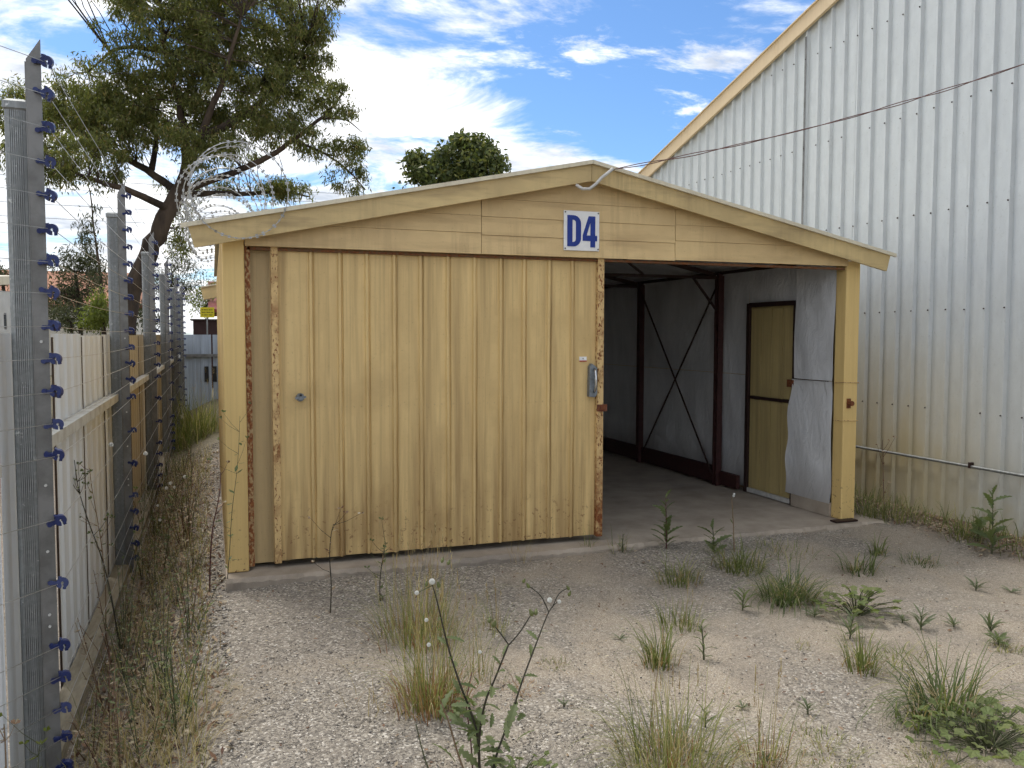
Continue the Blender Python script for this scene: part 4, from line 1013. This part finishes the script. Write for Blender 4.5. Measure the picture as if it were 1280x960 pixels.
sp([(590,985,0),(575,950,.04),(560,900,.07),(548,870,.1)], .0045,.002,'brown_stem',e); sp([(545,985,.05),(530,945,.06),(520,905,.08)], .0035,.002,'green_stem',e); sp([(592,985,.02),(588,920,.1),(583,880,.12),(590,840,.14)], .003,.0016,'red_stem',e)
sp([(540,732,.08),(530,737,.07),(522,741,.06)], .0022,.0018,'green_stem',e)
def lp(a, b_, c_): return at(a,b_,1,YS+c_)-g
for a,b_,c_,r in ((540,727,.08,.0115),(521,741,.06,.008),(533,775,.12,.0075),(687,750,.12,.010),(699,752,.13,.008),(536,806,.15,.008),(600,815,.16,.007)): puff(e, lp(a,b_,c_), r)
for a,b_,c_,r in ((548,731,.08,.014),(533,730,.08,.012),(664,766,-.12,.016),(670,765,-.12,.014),(618,780,-.08,.016),(612,775,-.08,.013),(660,732,.1,.013),(655,726,.1,.012),(710,735,.13,.012),(712,742,.13,.013),(553,700,.06,.012),(561,703,.06,.012)): bud(e, lp(a,b_,c_), r)
rs = random.Random(31)
for P, k0, k1, nn in ((P1,.08,.8,15),(P2,.08,.85,12),(P3,.06,.8,14)):
    for i in range(nn):
        t = k0+(k1-k0)*i/nn; q = P[int(t*(len(P)-1))]-g
        inst('leaf', LF['thistle'], e, q, (rs.uniform(-.6,.6), rs.uniform(-.7,.5), rs.random()*6.28), rs.uniform(.055,.11)*(1.15-t*.7))
for i in range(30):
    inst('leaf', LF['thistle'], e, (rs.uniform(-.14,.18), rs.uniform(-.06,.14), rs.uniform(.06,.36)), (rs.uniform(-.6,.6), rs.uniform(-.9,.3), rs.random()*6.28), rs.uniform(.06,.12))
mallow('trailing mallow weed at the foot of the tall sow thistle', (648,985), 16, .17, .05, .14)

G = grass
G('tallest yellow-green grass clump with reddish base beside the sow thistle', (540,885), .50, .30, 170, 'grass_yellow', (.08,.95), .0036, 1.0, stalks=26, red=320)
G('tall yellow-green grass standing behind the red-based clump before the sliding door', (525,800), .52, .48, 230, 'grass_yellow', (.08,.95), .0036, 1.0, stalks=26, red=90)
G('thin pale grass with seed heads right of the tall yellow clump', (620,790), .26, .22, 36, 'grass_yellow', (.1,.8), .003, stalks=6)
G('fine low grass with white seed heads near the tall yellow clump', (600,850), .30, .26, 40, 'grass_green', (.1,.7), .003, stalks=5)
G('large fine yellow-green grass clump at the bottom edge', (840,962), .42, .42, 330, 'grass_yellow', (.1,1.3), .0038, 1.0, stalks=8, red=60)
G('wispy grass with reddish base at the bottom edge right of the large clump', (958,955), .30, .24, 60, 'grass_yellow', (.1,.9), .003, red=70, stalks=5)
G('spiky green grass tuft with brown base in mid yard', (825,832), .32, .17, 95, 'grass_green', (.1,.85), .0055, 1.0, red=26)
G('finer grass tuft just behind the spiky tuft in mid yard', (848,785), .24, .24, 80, 'grass_green', (.15,1.0), .0045, stalks=4)
G('sprawling grass tuft in front of the open doorway', (850,728), .26, .30, 110, 'grass_green', (.2,1.1), .006)
G('bright green grass tuft near the doorway threshold', (925,712), .27, .34, 150, 'grass_green', (.2,1.1), .007)
G('dense dark green drooping grass tuft facing the right shed post', (985,750), .38, .32, 290, 'grass_dark', (.3,1.6), .006, 1.2)
G('dark grass blades spreading before the shed corner', (1072,716), .30, .22, 60, 'grass_dark', (.3,1.2), .0085)
G('small upright grass tuft beside the blades at the shed corner', (1098,694), .22, .14, 42, 'grass_green', (.2,.9), .007)
G('greyish fuzzy grass tuft near the warehouse side', (1150,704), .14, .26, 90, 'grass_dark', (.3,1.3), .004)
G('light green grass tuft with pale stems below the mallow', (1078,838), .28, .17, 90, 'grass_green', (.1,.8), .0055, red=18)
G('flattened dull grass beside the light green tuft', (1125,828), .22, .30, 60, 'grass_yellow', (.7,1.4), .0035)
G('biggest dark green grass clump arching at lower right', (1185,892), .44, .26, 170, 'grass_dark', (.2,1.7), .0075, 1.15)
G('loose grass blades sprawling left of the biggest dark clump', (1150,905), .34, .22, 60, 'grass_dark', (.7,1.35), .007, bias=3.4)
G('low mossy yellow-green grass patch at the lower right', (1030,938), .09, .34, 170, 'grass_yellow', (.3,1.4), .0035)
G('low mossy grass patch at the bottom edge below the biggest clump', (1170,962), .10, .30, 120, 'grass_yellow', (.3,1.4), .0035)
G('tiny flat green grass patch left of the yard middle', (692,832), .06, .16, 60, 'grass_green', (.5,1.4), .003)
G('tiny sparse sprout in open sand left of the mallow', (1000,808), .06, .10, 30, 'grass_yellow', (.4,1.3), .003)
G('few thin grass blades against the sliding door bottom', (735,690), .24, .10, 16, 'grass_green', (.1,.8), .004)
G('thin pale grass blades against the middle of the sliding door', (655,704), .30, .26, 18, 'grass_dry', (.1,.7), .0026)
G('thin grass sprigs at the doorway edge below the rusty door edge', (775,690), .24, .20, 22, 'grass_green', (.2,1.0), .0036)
G('flat grass along the slab edge between doorway and post', (975,692), .15, .50, 90, 'grass_green', (.4,1.3), .0045)
G('yellowing small tuft near the right edge', (1256,812), .09, .16, 60, 'grass_yellow', (.3,1.2), .004)
G('weedy grass at the foot of the warehouse beside the shed post', (1085,646), .34, .34, 110, 'grass_green', (.15,1.0), .006)
G('pale grass at the warehouse wall under the water pipe', (1120,652), .30, .34, 80, 'grass_yellow', (.1,.9), .005)
G('green grass at the warehouse foot left of the tall thistle', (1205,672), .26, .34, 80, 'grass_green', (.2,1.0), .006)
G('thin orange-red grass patch on the sand right of the sow thistle', (652,862), .07, .18, 70, 'grass_red', (.4,1.4), .0026)
G('thin dry blades in the gravel left of the tall yellow clump', (470,880), .26, .30, 20, 'grass_dry', (.1,.9), .0026)
G('tall pale dry grass at the bottom left corner by the fence', (215,930), .32, .5, 150, 'grass_dry', (.1,1.1), .0032, stalks=8)
G('yellow-green grass strip at the lower left beside the gravel', (235,875), .26, .40, 120, 'grass_yellow', (.1,1.1), .0034, stalks=4)
G('rank yellow-green grass closing the far end of the alley', (250,545), .95, 1.3, 420, 'grass_yellow', (.05,.7), .012, stalks=30)
G('green grass tussock against the far part of the fence', (232,560), .7, .8, 180, 'grass_green', (.05,.7), .010)

R_ = rosette
R_('leafy young thistle standing on the doorway threshold', (833,686), 'thistle', 14, .20, .40, (.2,1.0), smat='red_stem')
R_('dark leafy weed left of the flowering sprig at the threshold', (893,692), 'thistle', 11, .18, .20, (.1,.9))
R_('thin sprig with white flower in the doorway', (918,690), 'lanceg', 9, .07, .42, (.2,1.0), flower=2, smat='brown_stem')
R_('broad leafed weed in front of the threshold weeds', (928,764), 'lanceg', 11, .13, .12, (.1,1.0))
R_('tall lobed thistle by the warehouse wall at right', (1240,692), 'thistle', 17, .20, .46, (.1,1.0))
R_('big leafy base weed beside the tall warehouse thistle', (1222,676), 'thistle', 8, .20, .16, (.2,1.0))
R_('upright blue-green seedling in front of the mallow', (1062,798), 'lance', 15, .13, .12, (.3,1.1))
R_('star shaped grey seedling near the right wall', (1220,738), 'lance', 10, .12, .04, (.2,.8))
R_('flat seedling at the right edge by the wall', (1264,741), 'lance', 7, .09, 0, (.05,.4))
R_('pale seedling left of the taller one in mid right', (1128,778), 'lance', 10, .09, .02, (.2,.8))
R_('taller grey-green seedling in mid right', (1151,786), 'lance', 13, .12, .08, (.3,1.0))
R_('thin faint seedling right of the grey-green pair', (1192,784), 'lance', 9, .10, .02, (.2,.8))
R_('dark narrow seedling above the yellowing tuft', (1238,792), 'lance', 12, .14, .06, (.3,1.0))
R_('drooping narrow leaved weed beside the yellowing tuft', (1248,806), 'lanceg', 9, .11, .03, (.2,.8))
R_('small dark seedling alone in the sand at lower right', (1010,892), 'lance', 11, .08, .03, (.3,1.0))
R_('lance leaved weed right of the large bottom clump', (882,908), 'lanceg', 9, .11, .06, (.5,1.2))
R_('flat grey rosette on sand at lower middle', (928,886), 'lance', 9, .05, 0, (.1,.5))
R_('thin leafy sprig right of the spiky grass tuft', (880,824), 'lanceg', 13, .085, .18, (.2,1.0))
R_('dark shrivelled little weed on the sand', (705,884), 'lance', 8, .05, .02, (.2,1.0), smat='dark_stem')
R_('tiny flat weed on the grey gravel in mid yard', (775,800), 'lance', 7, .06, 0, (.1,.5))
R_('small weed under the rusty sliding door edge', (778,690), 'lanceg', 8, .06, .14, (.2,.9))
R_('small flat green weed left of the mallow', (1018,772), 'lance', 12, .10, .03, (.2,.8))
mallow('bushy green mallow in the right of the yard', (1070,768), 34, .24, .085, .18)
mallow('big mallow patch at the lower right corner', (1235,935), 46, .34, .085, .16)
R_('blue-green sprout at the bottom edge right of the wispy grass', (955,962), 'lance', 10, .08, .04, (.4,1.1))

# thin stalks: stem, side twigs and small leaves as one plant
def stalk(label, pts, Y, r, mat, leafmat_='weed_leaf', nl=10, nb=4, heads=0, name='weed_stalk', group='thin weed stalks', seed=1, lsize=.035, puffs=()):
    rs = random.Random(seed); P = [at(a,b_,1,Y) for a,b_ in pts]; g_ = P[0].copy(); g_.z = gz(g_.x,g_.y); P[0] = g_
    e = empty(name, g_, label, 'weed', group); C_ = curve_pts(P, 5); b = MB(); b.tube(C_, r, 5, r*.4)
    tips = []
    for i in range(nb):
        q = C_[int(len(C_)*rs.uniform(.35,.95))]; d = Vector((rs.uniform(-1,1),rs.uniform(-.6,.6),rs.uniform(.4,1.3))).normalized()*rs.uniform(.06,.22)
        b.tube([q, q+d*.5+Vector((0,0,-.01)), q+d], r*.5, 4, r*.25); tips.append(q+d)
    b.build('stem', MAT[mat], e); lf = MB()
    for i in range(nl):
        q = C_[int((len(C_)-1)*rs.uniform(.08,.9))]; d = Vector((rs.uniform(-1,1),rs.uniform(-1,1),rs.uniform(-.3,.7))).normalized(); u = d.cross(Vector((0,0,1))).normalized(); s_ = lsize*rs.uniform(.6,1.3)
        lf.add([q, q+d*s_*.5+u*s_*.2, q+d*s_, q+d*s_*.5-u*s_*.2], [(0,1,2,3)])
    for t_ in tips:
        for k_ in range(4):
            d = Vector((rs.uniform(-1,1),rs.uniform(-1,1),rs.uniform(0,1))).normalized(); u = d.orthogonal().normalized(); s_ = .014
            lf.add([t_, t_+d*s_+u*s_*.5, t_+d*s_*1.6, t_+d*s_-u*s_*.5], [(0,1,2,3)])
    lf.build('leaves', MAT[leafmat_], e)
    for a, b_, r_ in puffs: puff(e, at(a,b_,1,Y)-g_, r_)
    return e
stalk('dark thin stalk left of the tall grass, before the sliding door', [(413,766),(414,730),(412,695),(414,668),(417,655)], ground(413,766).y, .004, 'dark_stem', 'litter', 12, 5, seed=2)
stalk('branching dark stalk at the left edge of the tall yellow grass', [(475,752),(475,725),(478,700),(482,680)], ground(475,752).y, .004, 'dark_stem', 'weed_leaf', 14, 5, seed=3, lsize=.05)
stalk('dark red stalk at the left shed post foot', [(262,742),(263,700),(266,660),(274,620),(276,590)], ground(262,742).y, .0055, 'red_stem', 'litter', 16, 6, seed=4, lsize=.05)
stalk('thin leafy stalk crossing the front of the left shed post', [(283,735),(287,690),(290,640),(297,580),(300,520)], ground(283,738).y, .0028, 'dark_stem', 'weed_leaf', 26, 7, seed=5, lsize=.05)
YF = -.25
stalk('tall branching stalk with dry heads against the white fence', [(150,800),(140,750),(128,700),(110,650),(98,610),(93,575)], YF, .0055, 'dark_stem', 'weed_leaf', 10, 9, seed=6, lsize=.04)
stalk('second tall dry stalk against the white fence, right of the first', [(132,800),(132,740),(128,690),(122,650),(115,610),(112,585)], YF+.2, .0045, 'brown_stem', 'weed_leaf', 10, 9, seed=7, lsize=.04, puffs=((139,556,.014),))
stalk('tall weed with white puff near the second fence post', [(150,830),(160,760),(172,700),(180,640),(183,570)], .3, .004, 'green_stem', 'weed_leaf', 16, 6, seed=8, lsize=.06, puffs=((182,567,.014),))
stalk('white flowering weed in the alley beside the third fence post', [(205,740),(208,690),(214,640),(220,605)], 1.2, .004, 'green_stem', 'weed_leaf', 26, 10, seed=9, lsize=.07, puffs=((213,604,.013),(218,609,.011),(208,610,.012),(231,596,.014),(200,650,.011),(197,632,.010)))
stalk('thin reddish stalk at the foot of the warehouse beside the shed post', [(1104,668),(1105,630),(1104,590),(1103,550)], .25, .004, 'red_stem', 'litter', 14, 5, seed=10, lsize=.05)
stalk('thin grassy stalk at the bottom left in front of the near fence post', [(8,985),(7,940),(5,905)], -2.4, .004, 'brown_stem', 'litter', 26, 2, seed=12, lsize=.02)
stalk('small green sprig at the bottom left below the near insulators', [(45,985),(48,945),(54,930)], -2.35, .003, 'green_stem', 'lime_leaf', 12, 3, seed=13, lsize=.03)
# dry weeds crowding the gutter along the fence
rs = random.Random(77)
me_v = []
for v_ in range(5):
    b = MB(); lf = MB(); r1_ = random.Random(90+v_)
    for s_ in range(5):
        a = r1_.random()*6.28; hh = r1_.uniform(.28,.62); ax_, ay_ = math.cos(a)*.16*r1_.random(), math.sin(a)*.16*r1_.random()
        P = [Vector((ax_*.2,ay_*.2,-.02)), Vector((ax_,ay_,hh*.5)), Vector((ax_*1.9,ay_*1.9,hh))]; b.tube(P, .0035, 4, .0015)
        for i in range(12):
            t = r1_.uniform(.1,1); q = P[0].lerp(P[2],t); d = Vector((r1_.uniform(-1,1),r1_.uniform(-1,1),r1_.uniform(-.4,.6))).normalized(); u = d.cross(Vector((0,0,1))).normalized(); k_ = r1_.uniform(.015,.045)
            lf.add([q,q+d*k_*.5+u*k_*.25,q+d*k_,q+d*k_*.5-u*k_*.25],[(0,1,2,3)])
    o1 = b.build('stem', MAT['brown_stem' if v_ < 2 else 'green_stem']); o2 = lf.build('leaves', MAT['litter' if v_ < 1 else ('weed_leaf' if v_ < 4 else 'grass_yellow')]); me_v.append((o1.data,o2.data)); bpy.data.objects.remove(o1); bpy.data.objects.remove(o2)
for i in range(64):
    y = -2.1+9.5*(i/64)**1.25+rs.uniform(-.15,.15); x = rs.uniform(-.66,-.22)-(.1 if y > 2 else 0)
    e = empty('dry_weed', (x,y,gz(x,y)), 'brown dried weed in the gutter strip between the electric fence and the gravel' if i%5 < 2 else 'straggly green weed in the gutter strip between the electric fence and the gravel', 'weed', 'dried weeds along the fence gutter')
    a_, c_ = me_v[i%5]; z_ = rs.random()*6.28; s_ = rs.uniform(.45,1.0)
    inst('stem', a_, e, (0,0,0), (0,0,z_), s_); inst('leaves', c_, e, (0,0,0), (0,0,z_), s_)
# leaf litter and dry grass: nobody could count it
def scatter_leaves(name, label, pts, mat, s0, s1, tilt=.5):
    vv, ff = [], []
    for i, (x, y) in enumerate(pts):
        a = random.random()*6.28; s_ = random.uniform(s0,s1); z = gz(x,y)+random.uniform(.002,.022); t = random.uniform(-tilt,tilt); c_, d_ = math.cos(a)*s_, math.sin(a)*s_
        vv += [(x-c_,y-d_,z-t*s_),(x-d_*.4,y+c_*.4,z+.004),(x+c_,y+d_,z+t*s_),(x+d_*.4,y-c_*.4,z)]; ff.append((4*i,4*i+1,4*i+2,4*i+3))
    return tag(np_mesh(name, vv, ff, MAT[mat], k=4), label, 'litter', kind='stuff')
scatter_leaves('leaf_litter', 'dry brown leaf litter in the gutter along the electric fence', [(random.triangular(-.74,.05,-.55), random.uniform(-2.6,7)) for _ in range(6500)], 'litter', .010, .030, .9)
scatter_leaves('leaf_litter', 'reddish dead leaves along the foot of the warehouse', [(random.triangular(5.35,6.0,5.9), random.uniform(-1.6,2.2)) for _ in range(3800)], 'litter', .008, .024)
scatter_leaves('leaf_litter', 'few dry bits of straw and leaf spread over the yard', [(random.uniform(-.2,5.6), random.uniform(-4,-.2)) for _ in range(1500)], 'litter', .004, .016, .35)
b = MB()
for i in range(2200):
    y = -2.5+10*random.random()**1.3; x = random.uniform(-.72,-.12); blade(b, (x,y,gz(x,y)-.01), random.random()*6.28, random.uniform(.2,1.3), random.uniform(.08,.30), .004, 3)
tag(b.build('dry_grass', MAT['grass_mixed']), 'thin dry grass growing all along the electric fence gutter', 'grass', kind='stuff')
b = MB()
for i in range(900):
    x = random.triangular(5.45,6.0,5.92); y = random.uniform(-1.5,2.4); blade(b, (x,y,gz(x,y)-.01), random.random()*6.28, random.uniform(.2,1.2), random.uniform(.06,.24), .006, 3)
tag(b.build('ground_weeds', MAT['grass_green']), 'low green weeds crowding the foot of the warehouse', 'weeds', kind='stuff')
